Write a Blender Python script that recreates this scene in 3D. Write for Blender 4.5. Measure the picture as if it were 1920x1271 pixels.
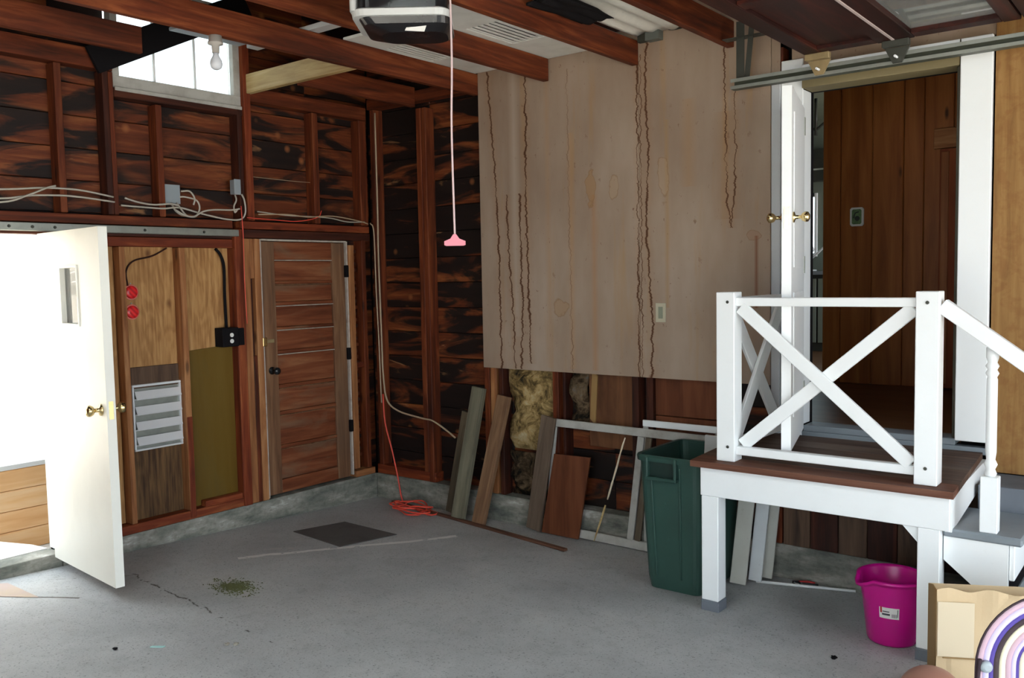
import bpy, bmesh, math, random
from mathutils import Vector, Matrix
random.seed(7)
SC = bpy.context.scene
COL = SC.collection
for o in list(bpy.data.objects):
    bpy.data.objects.remove(o)

# ------------------------------------------------------------------ camera, sky, sun, exposure
cam_d = bpy.data.cameras.new('camera')
cam = bpy.data.objects.new('camera', cam_d)
COL.objects.link(cam)
R_ = Vector((0.78679194, 0.61692469, -0.01903604))
U_ = Vector((-0.02839814, 0.06699198, 0.9973493))
F_ = Vector((-0.61656467, 0.7841658, -0.07022826))
m = Matrix((R_, U_, -F_)).transposed().to_4x4()
m.translation = Vector((5.06886, -4.70286, 1.70))
cam.matrix_world = m
cam_d.sensor_width = 36.0
cam_d.lens = 1656.74 / 1920 * 36
cam_d.clip_start = 0.02
SC.camera = cam

world = bpy.data.worlds.new('sky')
SC.world = world
world.use_nodes = True
bg = world.node_tree.nodes['Background']
bg.inputs[0].default_value = (0.80, 0.91, 1.0, 1)
bg.inputs[1].default_value = 1.25

sun_d = bpy.data.lights.new('sun', 'SUN')
sun_d.energy = 14.0
sun_d.angle = 0.01
sun_d.color = (1.0, 0.93, 0.80)
sun = bpy.data.objects.new('sun', sun_d)
COL.objects.link(sun)
sun.rotation_euler = Vector((-0.16, 0.50, -0.85)).to_track_quat('-Z', 'Y').to_euler()
sun.location = (3, -12, 14)

SC.view_settings.view_transform = 'Standard'
SC.view_settings.look = 'None'
SC.view_settings.gamma = 1.0
SC.view_settings.use_curve_mapping = False
SC.view_settings.exposure = 2.02

# ------------------------------------------------------------------ shader helper
class NT:
    def __init__(s, name):
        s.m = bpy.data.materials.new(name)
        s.m.use_nodes = True
        s.t = s.m.node_tree
        s.b = s.t.nodes['Principled BSDF']
    def n(s, typ, ins=None, **kw):
        nd = s.t.nodes.new(typ)
        for k, v in kw.items():
            setattr(nd, k, v)
        if ins:
            for k, v in ins.items():
                s.put(nd.inputs[k], v)
        return nd
    def put(s, sock, v):
        if isinstance(v, bpy.types.NodeSocket):
            s.t.links.new(v, sock)
        else:
            try:
                sock.default_value = v
            except Exception:
                sock.default_value = (*v, 1)
    def math(s, op, a, b=None, c=None, clamp=False):
        nd = s.t.nodes.new('ShaderNodeMath')
        nd.operation = op
        nd.use_clamp = clamp
        for i, v in enumerate((a, b, c)):
            if v is not None:
                s.put(nd.inputs[i], v)
        return nd.outputs[0]
    def mix(s, f, a, b):
        nd = s.t.nodes.new('ShaderNodeMix')
        nd.data_type = 'RGBA'
        s.put(nd.inputs[0], f)
        for sock, v in ((nd.inputs[6], a), (nd.inputs[7], b)):
            if isinstance(v, bpy.types.NodeSocket):
                s.t.links.new(v, sock)
            else:
                sock.default_value = (*v[:3], 1)
        return nd.outputs[2]
    def ramp(s, f, stops):
        nd = s.t.nodes.new('ShaderNodeValToRGB')
        e = nd.color_ramp.elements
        while len(e) < len(stops):
            e.new(0.5)
        for i, (p, c) in enumerate(stops):
            e[i].position = p
            e[i].color = (*c, 1) if hasattr(c, '__len__') else (c, c, c, 1)
        s.put(nd.inputs[0], f)
        return nd.outputs[0]
    def objco(s, rnd=True):
        tc = s.n('ShaderNodeTexCoord').outputs['Object']
        if not rnd:
            return tc
        r = s.n('ShaderNodeObjectInfo').outputs['Random']
        v = s.n('ShaderNodeCombineXYZ', {0: s.math('MULTIPLY', r, 37.0), 1: s.math('MULTIPLY', r, 91.0), 2: s.math('MULTIPLY', r, 53.0)})
        return s.n('ShaderNodeVectorMath', {0: tc, 1: v.outputs[0]}, operation='ADD').outputs[0]
    def scl(s, co, sc):
        return s.n('ShaderNodeVectorMath', {0: co, 1: sc}, operation='MULTIPLY').outputs[0]
    def noise(s, co, scale, detail=4, rough=0.55, dist=0.0):
        return s.n('ShaderNodeTexNoise', {'Vector': co, 'Scale': scale, 'Detail': detail, 'Roughness': rough, 'Distortion': dist}).outputs['Fac']
    def bump(s, h, st=0.2, d=0.01):
        nd = s.n('ShaderNodeBump', {'Height': h, 'Strength': st, 'Distance': d})
        s.t.links.new(nd.outputs[0], s.b.inputs['Normal'])
    def out(s, col, rough=0.6, metal=0.0, spec=0.5):
        s.put(s.b.inputs['Base Color'], col if isinstance(col, bpy.types.NodeSocket) else (*col[:3], 1))
        s.put(s.b.inputs['Roughness'], rough)
        s.b.inputs['Metallic'].default_value = metal
        s.b.inputs['Specular IOR Level'].default_value = spec
        return s.m

def srgb(r, g, b):
    f = lambda c: (c / 255 / 12.92) if c / 255 <= 0.04045 else ((c / 255 + 0.055) / 1.055) ** 2.4
    return (f(r), f(g), f(b))

def paint(name, col, rough=0.45, dirt=0.12, dcol=(0.25, 0.2, 0.15), scale=5.0, spec=0.5, metal=0.0, bump=0.05):
    """a coloured surface with faint uneven wear"""
    k = NT(name)
    co = k.objco()
    n1 = k.noise(co, scale, 5)
    n2 = k.noise(co, scale * 9, 3)
    f = k.ramp(n1, [(0.45, 0.0), (0.75, 1.0)])
    c = k.mix(k.math('MULTIPLY', f, dirt), col, dcol)
    sp = k.ramp(n2, [(0.68, 0.0), (0.78, 1.0)])
    c = k.mix(k.math('MULTIPLY', sp, dirt * 1.5), c, dcol)
    k.bump(n2, bump, 0.004)
    return k.out(c, k.math('MULTIPLY_ADD', n1, 0.2, rough - 0.1), metal, spec)

AX = {'x': (0.07, 1, 1), 'y': (1, 0.07, 1), 'z': (1, 1, 0.07)}
AX3 = {'x': (0.3, 1, 1), 'y': (1, 0.3, 1), 'z': (1, 1, 0.3)}
def wood(name, cols, axis='z', s=22.0, stain=0.0, scol=(0.01, 0.006, 0.004), slo=0.48, shi=0.6, ss=5.0, knots=0.0, rough=0.65, spec=0.3, bump=0.25, sst=None):
    k = NT(name)
    co = k.objco()
    g = k.noise(k.scl(co, AX[axis]), s, 7, 0.6, 0.6)
    st = 1.0 / max(1, len(cols) - 1)
    c = k.ramp(g, [(0.30 + 0.42 * i * st, cc) for i, cc in enumerate(cols)])
    if knots:
        v = k.n('ShaderNodeTexVoronoi', {'Vector': k.scl(co, AX3[axis]), 'Scale': 7.0, 'Randomness': 1.0}).outputs['Distance']
        kf = k.ramp(v, [(0.05, 1.0), (0.12, 0.0)])
        c = k.mix(k.math('MULTIPLY', kf, knots), c, tuple(x * 0.2 for x in cols[0]))
    if stain:
        b = k.noise(k.scl(co, sst or AX3[axis]), ss, 5, 0.6, 0.4)
        f = k.ramp(b, [(slo, 0.0), (shi, 1.0)])
        c = k.mix(k.math('MULTIPLY', f, stain), c, scol)
    k.bump(g, bump, 0.004)
    return k.out(c, rough, 0, spec)

M = {}
# lumber
for a in 'xyz':
    M['lumber_' + a] = wood('red_brown_lumber_' + a, [srgb(50, 20, 9), srgb(100, 43, 18), srgb(138, 74, 38)], a, stain=0.55, scol=srgb(38, 14, 8), slo=0.5, shi=0.7, ss=3, knots=0.7)
    M['pale_' + a] = wood('pale_lumber_' + a, [srgb(120, 74, 42), srgb(160, 105, 64), srgb(188, 138, 92)], a, stain=0.3, scol=srgb(100, 45, 25), slo=0.5, shi=0.7, ss=5, knots=0.7)
    M['dark_' + a] = wood('dark_lumber_' + a, [srgb(30, 12, 8), srgb(62, 26, 14), srgb(92, 46, 26)], a, stain=0.5, ss=4, slo=0.5, shi=0.65)
    M['red_' + a] = wood('red_stained_lumber_' + a, [srgb(84, 30, 13), srgb(124, 54, 26), srgb(164, 92, 50)], a, stain=0.4, scol=srgb(60, 18, 10), ss=5, slo=0.5, shi=0.65, knots=0.5)
    M['grey_' + a] = wood('grey_weathered_wood_' + a, [srgb(66, 56, 46), srgb(104, 92, 76), srgb(134, 120, 100)], a, stain=0.35, scol=srgb(60, 44, 30), slo=0.45, shi=0.7)
def sheathing(name, axis, dk=0.95, lo=0.455):
    k = NT(name)
    co = k.objco()
    sc = {'x': (0.22, 1, 1), 'y': (1, 0.22, 1), 'z': (1, 1, .22)}[axis]
    g = k.noise(k.scl(co, AX[axis]), 26, 7, 0.65, 0.5)
    c = k.ramp(g, [(0.25, srgb(66, 26, 10)), (0.5, srgb(104, 48, 20)), (0.75, srgb(146, 86, 44))])
    b = k.noise(k.scl(co, sc), 5.2, 5, 0.55, 1.3)
    f = k.ramp(b, [(lo, 0.0), (lo + 0.09, 1.0)])
    c = k.mix(k.math('MULTIPLY', f, dk), c, srgb(14, 10, 9))
    b2 = k.noise(k.scl(co, sc), 9.0, 4, 0.6, 1.2)
    c = k.mix(k.math('MULTIPLY', k.ramp(b2, [(0.66, 0.0), (0.76, 1.0)]), 0.6), c, srgb(176, 128, 84))
    v = k.n('ShaderNodeTexVoronoi', {'Vector': k.scl(co, {'x': (1, 0, 1), 'y': (0, 1, 1), 'z': (1, 1, 1)}[axis]), 'Scale': 4.2}).outputs['Distance']
    c = k.mix(k.ramp(v, [(0.03, 0.9), (0.13, 0.0)]), c, srgb(150, 92, 52))
    k.bump(g, 0.3, 0.004)
    return k.out(c, 0.62, 0, 0.35)
M['sheath_y'] = sheathing('smoke_stained_sheathing_y', 'y')
M['sheath_x'] = sheathing('smoke_stained_sheathing_x', 'x', 0.97, 0.41)
def swirl_ply(name, cols, axis, sc=9.0, kn=0.8):
    k = NT(name)
    co = k.objco()
    st = {'z': (1, 1, 0.25), 'y': (1, 0.25, 1)}[axis]
    n = k.noise(k.scl(co, st), sc, 3, 0.5, 0.4)
    w = k.math('SINE', k.math('MULTIPLY', n, 42.0))
    fg = k.noise(k.scl(co, AX[axis]), 60, 4)
    f = k.math('ADD', k.math('MULTIPLY', w, 0.075), fg)
    c = k.ramp(f, [(0.3, cols[0]), (0.55, cols[1]), (0.75, cols[2])])
    v = k.n('ShaderNodeTexVoronoi', {'Vector': k.scl(co, (0, 1, 0.7)), 'Scale': 6.5}).outputs['Distance']
    c = k.mix(k.ramp(v, [(0.04, kn), (0.17, 0.0)]), c, srgb(96, 54, 26))
    k.bump(fg, 0.1, 0.003)
    return k.out(c, 0.6, 0, 0.3)
M['ply'] = swirl_ply('tan_plywood', [srgb(150, 104, 60), srgb(180, 134, 82), srgb(196, 152, 100)], 'z')
M['ply_dark'] = swirl_ply('brown_swirl_plywood', [srgb(66, 44, 26), srgb(104, 76, 46), srgb(128, 96, 60)], 'z', 5.0, 0.0)
M['ply_strip'] = wood('dark_ply_strip', [srgb(60, 44, 34), srgb(92, 70, 54), srgb(112, 88, 68)], 'z')
M['yellow_board'] = wood('yellow_green_hardboard', [srgb(92, 66, 14), srgb(104, 78, 22), srgb(112, 88, 34)], 'z', 4, stain=0.5, scol=srgb(84, 80, 50), slo=0.5, shi=0.7, ss=2, bump=0.02, rough=0.5)
M['osb'] = wood('orange_particle_board', [srgb(124, 88, 46), srgb(146, 108, 60), srgb(158, 120, 72)], 'z', 30, bump=0.05, stain=0.35, scol=srgb(120, 74, 34), sst=(1, 1, 1), ss=14)
M['brace'] = wood('new_yellow_lumber', [srgb(158, 126, 82), srgb(196, 170, 118), srgb(214, 194, 148)], 'x', stain=0.4, scol=srgb(132, 96, 50), slo=0.5, shi=0.7, knots=0.4)
M['deck_board'] = wood('worn_brown_deck_board', [srgb(58, 42, 34), srgb(88, 66, 54), srgb(112, 90, 76)], 'x', stain=0.4, scol=srgb(138, 126, 116), slo=0.5, shi=0.7, ss=3, rough=0.6)
M['deck_edge'] = wood('brown_deck_nosing', [srgb(76, 44, 32), srgb(104, 66, 50), srgb(126, 88, 70)], 'x')
M['pine'] = wood('knotty_pine_plank', [srgb(122, 64, 26), srgb(150, 86, 40), srgb(172, 106, 54)], 'z', 12, knots=0.9, bump=0.05, rough=0.45)
M['hall_floor'] = wood('dark_hall_floor', [srgb(84, 56, 36), srgb(108, 74, 50), srgb(124, 90, 64)], 'x', 10, rough=0.35)
M['planter'] = wood('orange_cedar_plank', [srgb(232, 170, 112), srgb(244, 192, 136), srgb(250, 208, 160)], 'y', 16, knots=0.4)
M['old_door'] = wood('old_brown_door_stile', [srgb(92, 62, 42), srgb(122, 86, 60), srgb(146, 110, 80)], 'z', stain=0.35, scol=srgb(92, 78, 66), slo=0.45, shi=0.65)
M['old_panel'] = wood('old_brown_door_panel', [srgb(82, 38, 18), srgb(120, 64, 36), srgb(150, 100, 66)], 'y', 16, stain=0.55, scol=srgb(120, 98, 76), slo=0.52, shi=0.66, ss=6)
M['red_panel'] = wood('red_brown_plywood_offcut', [srgb(78, 40, 22), srgb(102, 56, 32), srgb(118, 70, 44)], 'z', 14)
M['gdoor'] = wood('dark_red_garage_door', [srgb(26, 12, 10), srgb(44, 19, 15), srgb(72, 30, 20)], 'y', 14, rough=0.55, spec=0.2)
M['roof'] = wood('dark_roof_deck', [srgb(30, 16, 10), srgb(58, 32, 20), srgb(80, 48, 30)], 'y')

# painted, metal, plastic
M['white'] = paint('white_painted_wood', (0.86, 0.88, 0.88), 0.4, 0.07, (0.55, 0.52, 0.45), bump=0.1)
M['white_door'] = paint('cream_painted_door', (0.84, 0.82, 0.74), 0.45, 0.05)
M['old_white'] = paint('chipped_grey_white_paint', (0.46, 0.45, 0.41), 0.6, 0.5, (0.18, 0.14, 0.10), 9)
M['trim_edge'] = paint('thin_white_edge', (0.50, 0.44, 0.38), 0.5, 0.6, (0.2, 0.12, 0.07), 20)
M['grey_paint'] = paint('grey_painted_step', srgb(128, 136, 142), 0.45, 0.25, srgb(96, 98, 98))
M['grey_wall'] = paint('grey_concrete_ledge', srgb(104, 110, 118), 0.7, 0.4, srgb(70, 74, 80))
M['track_green'] = paint('green_grey_track_steel', (0.085, 0.095, 0.07), 0.5, 0.4, (0.05, 0.05, 0.04), 12, metal=0.3)
M['galv'] = paint('galvanised_steel', (0.36, 0.38, 0.34), 0.4, 0.4, (0.18, 0.19, 0.16), 12, metal=0.7)
M['galv_dark'] = paint('dark_dusty_steel', (0.06, 0.062, 0.05), 0.5, 0.4, (0.06, 0.06, 0.05), 12, metal=0.5)
M['alu'] = paint('bright_aluminium', (0.86, 0.87, 0.88), 0.4, 0.08, (0.5, 0.5, 0.5), metal=0.25)
M['brass'] = paint('brass', (0.75, 0.58, 0.28), 0.25, 0.2, (0.3, 0.2, 0.08), metal=1.0)
M['bronze'] = paint('dusty_bronze_bracket', (0.35, 0.26, 0.13), 0.5, 0.4, (0.12, 0.09, 0.05), 20, metal=0.4)
M['black'] = paint('black_plastic', (0.012, 0.012, 0.014), 0.25, 0.1, (0.04, 0.04, 0.04))
M['black_matte'] = paint('black_matte', (0.008, 0.007, 0.008), 0.85, 0.1, (0.02, 0.02, 0.02), spec=0.12)
M['opener_white'] = paint('opener_white_shell', (0.55, 0.56, 0.55), 0.35, 0.1)
M['box_grey'] = paint('grey_electrical_box', (0.30, 0.34, 0.36), 0.45, 0.2)
M['box_dark'] = paint('dark_grey_electrical_box', (0.10, 0.12, 0.11), 0.45, 0.2)
M['cable'] = paint('white_cable_jacket', (0.48, 0.44, 0.37), 0.5, 0.2)
M['cable_beige'] = paint('beige_cable_jacket', (0.46, 0.34, 0.22), 0.5, 0.2)
M['rope'] = paint('white_pink_rope', (0.62, 0.46, 0.46), 0.7, 0.1)
M['pink'] = paint('faded_pink_plastic', (0.72, 0.22, 0.28), 0.5, 0.1)
M['cord_red'] = paint('orange_red_cord', (0.75, 0.07, 0.04), 0.45, 0.1)
M['bin'] = paint('dark_green_plastic', srgb(42, 70, 62), 0.38, 0.25, srgb(60, 96, 86), 3)
M['bucket'] = paint('magenta_plastic', srgb(190, 14, 128), 0.3, 0.05, (0.3, 0.02, 0.2))
M['label'] = paint('white_paper_label', (0.75, 0.74, 0.70), 0.6, 0.05)
M['ink'] = paint('dark_print', (0.05, 0.05, 0.06), 0.6, 0.0)
M['ink_red'] = paint('red_print', (0.5, 0.03, 0.03), 0.6, 0.0)
M['kraft'] = paint('kraft_paper', srgb(206, 180, 142), 0.75, 0.06, srgb(168, 138, 100), 3, bump=0.4)
M['kraft_dark'] = paint('dark_kraft_and_bag_shade', srgb(150, 118, 72), 0.8, 0.2)  # darker kraft; also carries the shade of the bag's left side
M['ball'] = paint('brown_leather_ball', srgb(158, 112, 96), 0.5, 0.3, srgb(110, 72, 66), 3)
M['lavender'] = paint('lavender_fabric', srgb(190, 180, 214), 0.8, 0.1)
M['purple'] = paint('deep_purple_fabric', srgb(74, 58, 138), 0.8, 0.1)
M['plum'] = paint('near_black_plum_fabric', srgb(44, 26, 36), 0.8, 0.1)
M['mauve'] = paint('mauve_fabric', srgb(184, 154, 166), 0.8, 0.1)
M['cream'] = paint('cream_fabric', srgb(226, 218, 190), 0.8, 0.1)
M['grey_fabric'] = paint('pale_grey_fabric', srgb(168, 178, 192), 0.85, 0.2, srgb(120, 130, 146))
M['siding'] = paint('pale_painted_boards', (0.82, 0.80, 0.76), 0.6, 0.1)
M['taupe'] = paint('taupe_soffit', (0.30, 0.28, 0.22), 0.7, 0.1)
M['header'] = paint('olive_beige_header', srgb(120, 108, 76), 0.6, 0.3, srgb(90, 78, 50))
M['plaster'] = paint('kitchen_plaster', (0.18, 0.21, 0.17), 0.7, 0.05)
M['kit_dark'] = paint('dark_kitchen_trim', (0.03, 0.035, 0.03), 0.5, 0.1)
M['foam'] = paint('white_batting', (0.80, 0.78, 0.70), 0.9, 0.3, (0.3, 0.28, 0.22), 4, bump=0.4)
M['louver_w'] = paint('white_panel_board', (0.80, 0.80, 0.74), 0.55, 0.25, (0.3, 0.28, 0.22), 6)
M['slot'] = paint('dark_slot', (0.03, 0.028, 0.025), 0.8, 0.0)
M['mat'] = paint('dark_rubber_mat', srgb(88, 84, 82), 0.9, 0.7, srgb(60, 56, 54), 4, bump=0.4)
M['cardboard'] = paint('thin_tan_cardboard', srgb(186, 164, 156), 0.8, 0.6, srgb(206, 186, 140), 4)
M['moss'] = paint('olive_moss', srgb(84, 86, 50), 0.95, 0.4, srgb(66, 62, 40), 30)
M['teal'] = paint('pale_teal_chip', srgb(170, 214, 208), 0.6, 0.0)
M['pebble'] = paint('grey_pebble', srgb(150, 144, 132), 0.8, 0.2)
M['bulb'] = paint('frosted_bulb_glass', (0.70, 0.72, 0.76), 0.25, 0.0)
M['porcelain'] = paint('dusty_porcelain', (0.45, 0.42, 0.38), 0.4, 0.3)

def mk_glass(name, col=(0.9, 0.95, 0.95), rough=0.0, dirt=0.0):
    k = NT(name)
    out = k.t.nodes['Material Output']
    tr = k.n('ShaderNodeBsdfTransparent', {0: (*col, 1)})
    gl = k.n('ShaderNodeBsdfGlossy', {0: (1, 1, 1, 1), 'Roughness': 0.03})
    fr = k.n('ShaderNodeFresnel', {0: 1.45})
    mx = k.n('ShaderNodeMixShader', {0: fr.outputs[0], 1: tr.outputs[0], 2: gl.outputs[0]})
    res = mx.outputs[0]
    if dirt:
        df = k.n('ShaderNodeBsdfDiffuse', {0: (0.7, 0.7, 0.66, 1)})
        n = k.noise(k.objco(), 4, 5)
        m2 = k.n('ShaderNodeMixShader', {0: k.math('MULTIPLY', n, dirt), 1: res, 2: df.outputs[0]})
        res = m2.outputs[0]
    k.t.links.new(res, out.inputs[0])
    return k.m
M['glass'] = mk_glass('clear_glass')
M['glass_dusty'] = mk_glass('dusty_glass', dirt=0.35)

# red reflector with diagonal cut lines
k = NT('red_reflector')
co = k.objco(False)
w = k.n('ShaderNodeTexWave', {'Vector': co, 'Scale': 18.0, 'Distortion': 0.0}, bands_direction='DIAGONAL').outputs['Fac']
M['reflector'] = k.out(k.mix(w, (0.9, 0.03, 0.03), (0.55, 0.01, 0.015)), 0.3)
M['reflector_rim'] = paint('pink_red_rim', (0.85, 0.25, 0.2), 0.4, 0.1)

# concrete floor with its cracks, pale efflorescence line and stains
def floor_mat():
    k = NT('garage_concrete')
    co = k.n('ShaderNodeTexCoord').outputs['Object']
    sep = k.n('ShaderNodeSeparateXYZ', {0: co})
    x, y = sep.outputs[0], sep.outputs[1]
    n1 = k.noise(co, 1.3, 6, 0.6)
    n2 = k.noise(co, 14, 6, 0.65)
    n3 = k.noise(co, 90, 3, 0.7)
    c = k.ramp(n1, [(0.3, srgb(160, 161, 161)), (0.55, srgb(180, 181, 181)), (0.75, srgb(192, 191, 189))])
    c = k.mix(k.math('MULTIPLY', k.ramp(n2, [(0.5, 0.0), (0.75, 1.0)]), 0.3), c, srgb(130, 128, 124))
    c = k.mix(k.math('MULTIPLY', k.ramp(n3, [(0.57, 0.0), (0.68, 1.0)]), 0.75), c, srgb(104, 102, 100))
    # warm dirty band towards the doorway
    wob = k.noise(co, 5.0, 4, 0.6)
    def seg(x0, y0, x1, y1, wd, col, st, amp=0.1, brk=None):
        nonlocal c
        dx, dy = x1 - x0, y1 - y0
        L = math.hypot(dx, dy)
        ux, uy = dx / L, dy / L
        px = k.math('SUBTRACT', x, x0)
        py = k.math('SUBTRACT', y, y0)
        t = k.math('ADD', k.math('MULTIPLY', px, ux), k.math('MULTIPLY', py, uy))
        d = k.math('ADD', k.math('MULTIPLY', px, -uy), k.math('MULTIPLY', py, ux))
        d = k.math('ADD', d, k.math('MULTIPLY', k.math('SUBTRACT', wob, 0.5), amp))
        d = k.math('ABSOLUTE', d)
        f = k.math('SUBTRACT', 1.0, k.math('DIVIDE', d, wd), clamp=True)
        f = k.math('MULTIPLY', f, k.math('GREATER_THAN', t, 0.0))
        f = k.math('MULTIPLY', f, k.math('LESS_THAN', t, L))
        if brk:
            f = k.math('MULTIPLY', f, k.math('GREATER_THAN', n2, brk))
        c = k.mix(k.math('MULTIPLY', f, st, clamp=True), c, col)
    seg(0.44, -2.27, 1.10, -2.31, 0.009, srgb(74, 68, 62), 1.2, 0.16, 0.46)
    seg(1.10, -2.31, 1.95, -2.38, 0.008, srgb(74, 68, 62), 1.1, 0.14, 0.54)
    seg(0.20, -2.6, 0.5, -2.25, 0.006, srgb(100, 92, 84), 0.8, 0.1, 0.5)
    seg(0.62, -1.70, 1.28, -0.50, 0.030, srgb(222, 220, 216), 1.8, 0.08, 0.40)
    seg(0.60, -1.50, 0.92, -1.0, 0.02, srgb(186, 182, 178), 0.9, 0.1, 0.5)
    seg(0.05, -3.05, 0.62, -2.63, 0.012, srgb(80, 72, 64), 1.5, 0.02)
    k.bump(k.math('ADD', n2, k.math('MULTIPLY', n3, 0.7)), 0.45, 0.006)
    return k.out(c, 0.62, 0, 0.35)
M['floor'] = floor_mat()
def curb_mat():
    k = NT('stained_concrete_curb')
    co = k.n('ShaderNodeTexCoord').outputs['Object']
    n1 = k.noise(k.scl(co, (1, 1, 3)), 3.5, 6, 0.65)
    n2 = k.noise(co, 30, 5, 0.65)
    c = k.ramp(n1, [(0.32, srgb(84, 88, 82)), (0.5, srgb(128, 128, 118)), (0.62, srgb(158, 154, 144)), (0.7, srgb(198, 196, 190))])
    c = k.mix(k.math('MULTIPLY', k.ramp(n2, [(0.5, 0.0), (0.7, 1.0)]), 0.4), c, srgb(80, 74, 66))
    k.bump(n2, 0.4, 0.006)
    return k.out(c, 0.8, 0, 0.2)
M['curb'] = curb_mat()
def ground_mat():
    k = NT('pale_outdoor_concrete')
    co = k.n('ShaderNodeTexCoord').outputs['Object']
    n = k.noise(co, 4, 6)
    return k.out(k.ramp(n, [(0.3, (0.58, 0.56, 0.51)), (0.7, (0.68, 0.66, 0.61))]), 0.8)
M['ground'] = ground_mat()

# drywall: water runs with brown edges, rings and speckles
def drywall_mat(name, x_of_origin, z_of_origin, runs, rings, smear):
    k = NT(name)
    co = k.n('ShaderNodeTexCoord').outputs['Object']
    sep = k.n('ShaderNodeSeparateXYZ', {0: co})
    x = k.math('ADD', sep.outputs[0], x_of_origin)
    z = k.math('ADD', sep.outputs[2], z_of_origin)
    n1 = k.noise(k.scl(co, (1, 1, 0.35)), 2.2, 5)
    c = k.ramp(n1, [(0.3, srgb(140, 117, 99)), (0.5, srgb(156, 135, 117)), (0.7, srgb(170, 151, 135))])
    st = k.noise(k.scl(co, (1, 1, 0.08)), 11, 5, 0.6)
    c = k.mix(k.math('MULTIPLY', k.ramp(st, [(0.56, 0.0), (0.72, 1.0)]), 0.45), c, srgb(164, 128, 84))
    def gauss(a, x0, wd):
        return k.math('SUBTRACT', 1.0, k.math('DIVIDE', k.math('ABSOLUTE', k.math('SUBTRACT', a, x0)), wd), clamp=True)
    for (x0, hw, z0, z1, col, s_) in smear:
        f = gauss(x, x0, hw)
        f = k.math('MULTIPLY', f, k.math('MULTIPLY', k.math('GREATER_THAN', z, z0), k.math('LESS_THAN', z, z1)))
        c = k.mix(k.math('MULTIPLY', f, s_, clamp=True), c, col)
    wn = k.n('ShaderNodeTexNoise', {'Scale': 1.0, 'Detail': 6.0, 'Roughness': 0.75}, noise_dimensions='2D')
    for i, (pts, wd, s_) in enumerate(runs):
        # piecewise line x(z)
        cv = k.n('ShaderNodeFloatCurve')
        zs = [p[1] for p in pts]
        zlo, zhi = min(zs), max(zs)
        c_ = cv.mapping.curves[0]
        pp = sorted([((p[1] - zlo) / (zhi - zlo), (p[0] - pts[0][0]) / 0.4 + 0.5) for p in pts])
        c_.points[0].location = pp[0]
        c_.points[-1].location = pp[-1]
        for q in pp[1:-1]:
            c_.points.new(*q)
        for q in c_.points:
            q.handle_type = 'VECTOR'
        cv.mapping.update()
        k.put(cv.inputs['Value'], k.math('DIVIDE', k.math('SUBTRACT', z, zlo), zhi - zlo, clamp=True))
        base = k.math('MULTIPLY_ADD', k.math('SUBTRACT', cv.outputs[0], 0.5), 0.4, pts[0][0])
        cb = k.n('ShaderNodeCombineXYZ', {0: k.math('MULTIPLY', z, 14.0), 1: i * 7.3 + 1.0})
        nn = k.n('ShaderNodeTexNoise', {'Vector': cb.outputs[0], 'Scale': 1.0, 'Detail': 4.0, 'Roughness': 0.7}, noise_dimensions='2D').outputs['Fac']
        cb2 = k.n('ShaderNodeCombineXYZ', {0: k.math('MULTIPLY', z, 5.0), 1: i * 3.1 + 9.0})
        nw = k.n('ShaderNodeTexNoise', {'Vector': cb2.outputs[0], 'Scale': 1.0, 'Detail': 3.0}, noise_dimensions='2D').outputs['Fac']
        xo = k.math('ADD', base, k.math('MULTIPLY', k.math('SUBTRACT', nn, 0.5), 0.055))
        d = k.math('ABSOLUTE', k.math('SUBTRACT', x, xo))
        wid = k.math('MULTIPLY', k.ramp(nw, [(0.3, 0.35), (0.75, 1.5)]), wd)
        f = k.math('SUBTRACT', 1.0, k.math('DIVIDE', d, wid), clamp=True)
        f = k.math('MULTIPLY', f, k.math('MULTIPLY', k.math('GREATER_THAN', z, zlo), k.math('LESS_THAN', z, zhi)))
        halo = k.math('SUBTRACT', 1.0, k.math('DIVIDE', d, wd * 5), clamp=True)
        halo = k.math('MULTIPLY', halo, k.math('MULTIPLY', k.math('GREATER_THAN', z, zlo), k.math('LESS_THAN', z, zhi)))
        c = k.mix(k.math('MULTIPLY', halo, 0.25 * s_), c, srgb(150, 112, 76))
        c = k.mix(k.math('MULTIPLY', f, 1.5 * s_, clamp=True), c, srgb(84, 52, 30))
    wobble = k.noise(co, 9, 4)
    for (x0, z0, a, b, fill, col) in rings:
        dx = k.math('DIVIDE', k.math('SUBTRACT', x, x0), a)
        dz = k.math('DIVIDE', k.math('SUBTRACT', z, z0), b)
        r = k.math('SQRT', k.math('ADD', k.math('MULTIPLY', dx, dx), k.math('MULTIPLY', dz, dz)))
        r = k.math('ADD', r, k.math('MULTIPLY', k.math('SUBTRACT', wobble, 0.5), 2.6))
        ring = k.math('SUBTRACT', 1.0, k.math('MULTIPLY', k.math('ABSOLUTE', k.math('SUBTRACT', r, 1.0)), 7.0), clamp=True)
        c = k.mix(k.math('MULTIPLY', k.math('LESS_THAN', r, 1.0), fill * 0.6), c, col)
        c = k.mix(k.math('MULTIPLY', ring, 0.4), c, srgb(124, 88, 48))
    sp = k.noise(k.scl(co, (1, 1, 0.6)), 34, 3, 0.7)
    area = k.ramp(k.noise(co, 2.4, 3), [(0.45, 0.1), (0.65, 1.0)])
    c = k.mix(k.math('MULTIPLY', k.math('MULTIPLY', k.ramp(sp, [(0.645, 0.0), (0.69, 1.0)]), area), 0.7), c, srgb(104, 62, 44))
    k.bump(k.noise(co, 40, 4), 0.08, 0.004)
    return k.out(c, 0.7, 0, 0.25)

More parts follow.
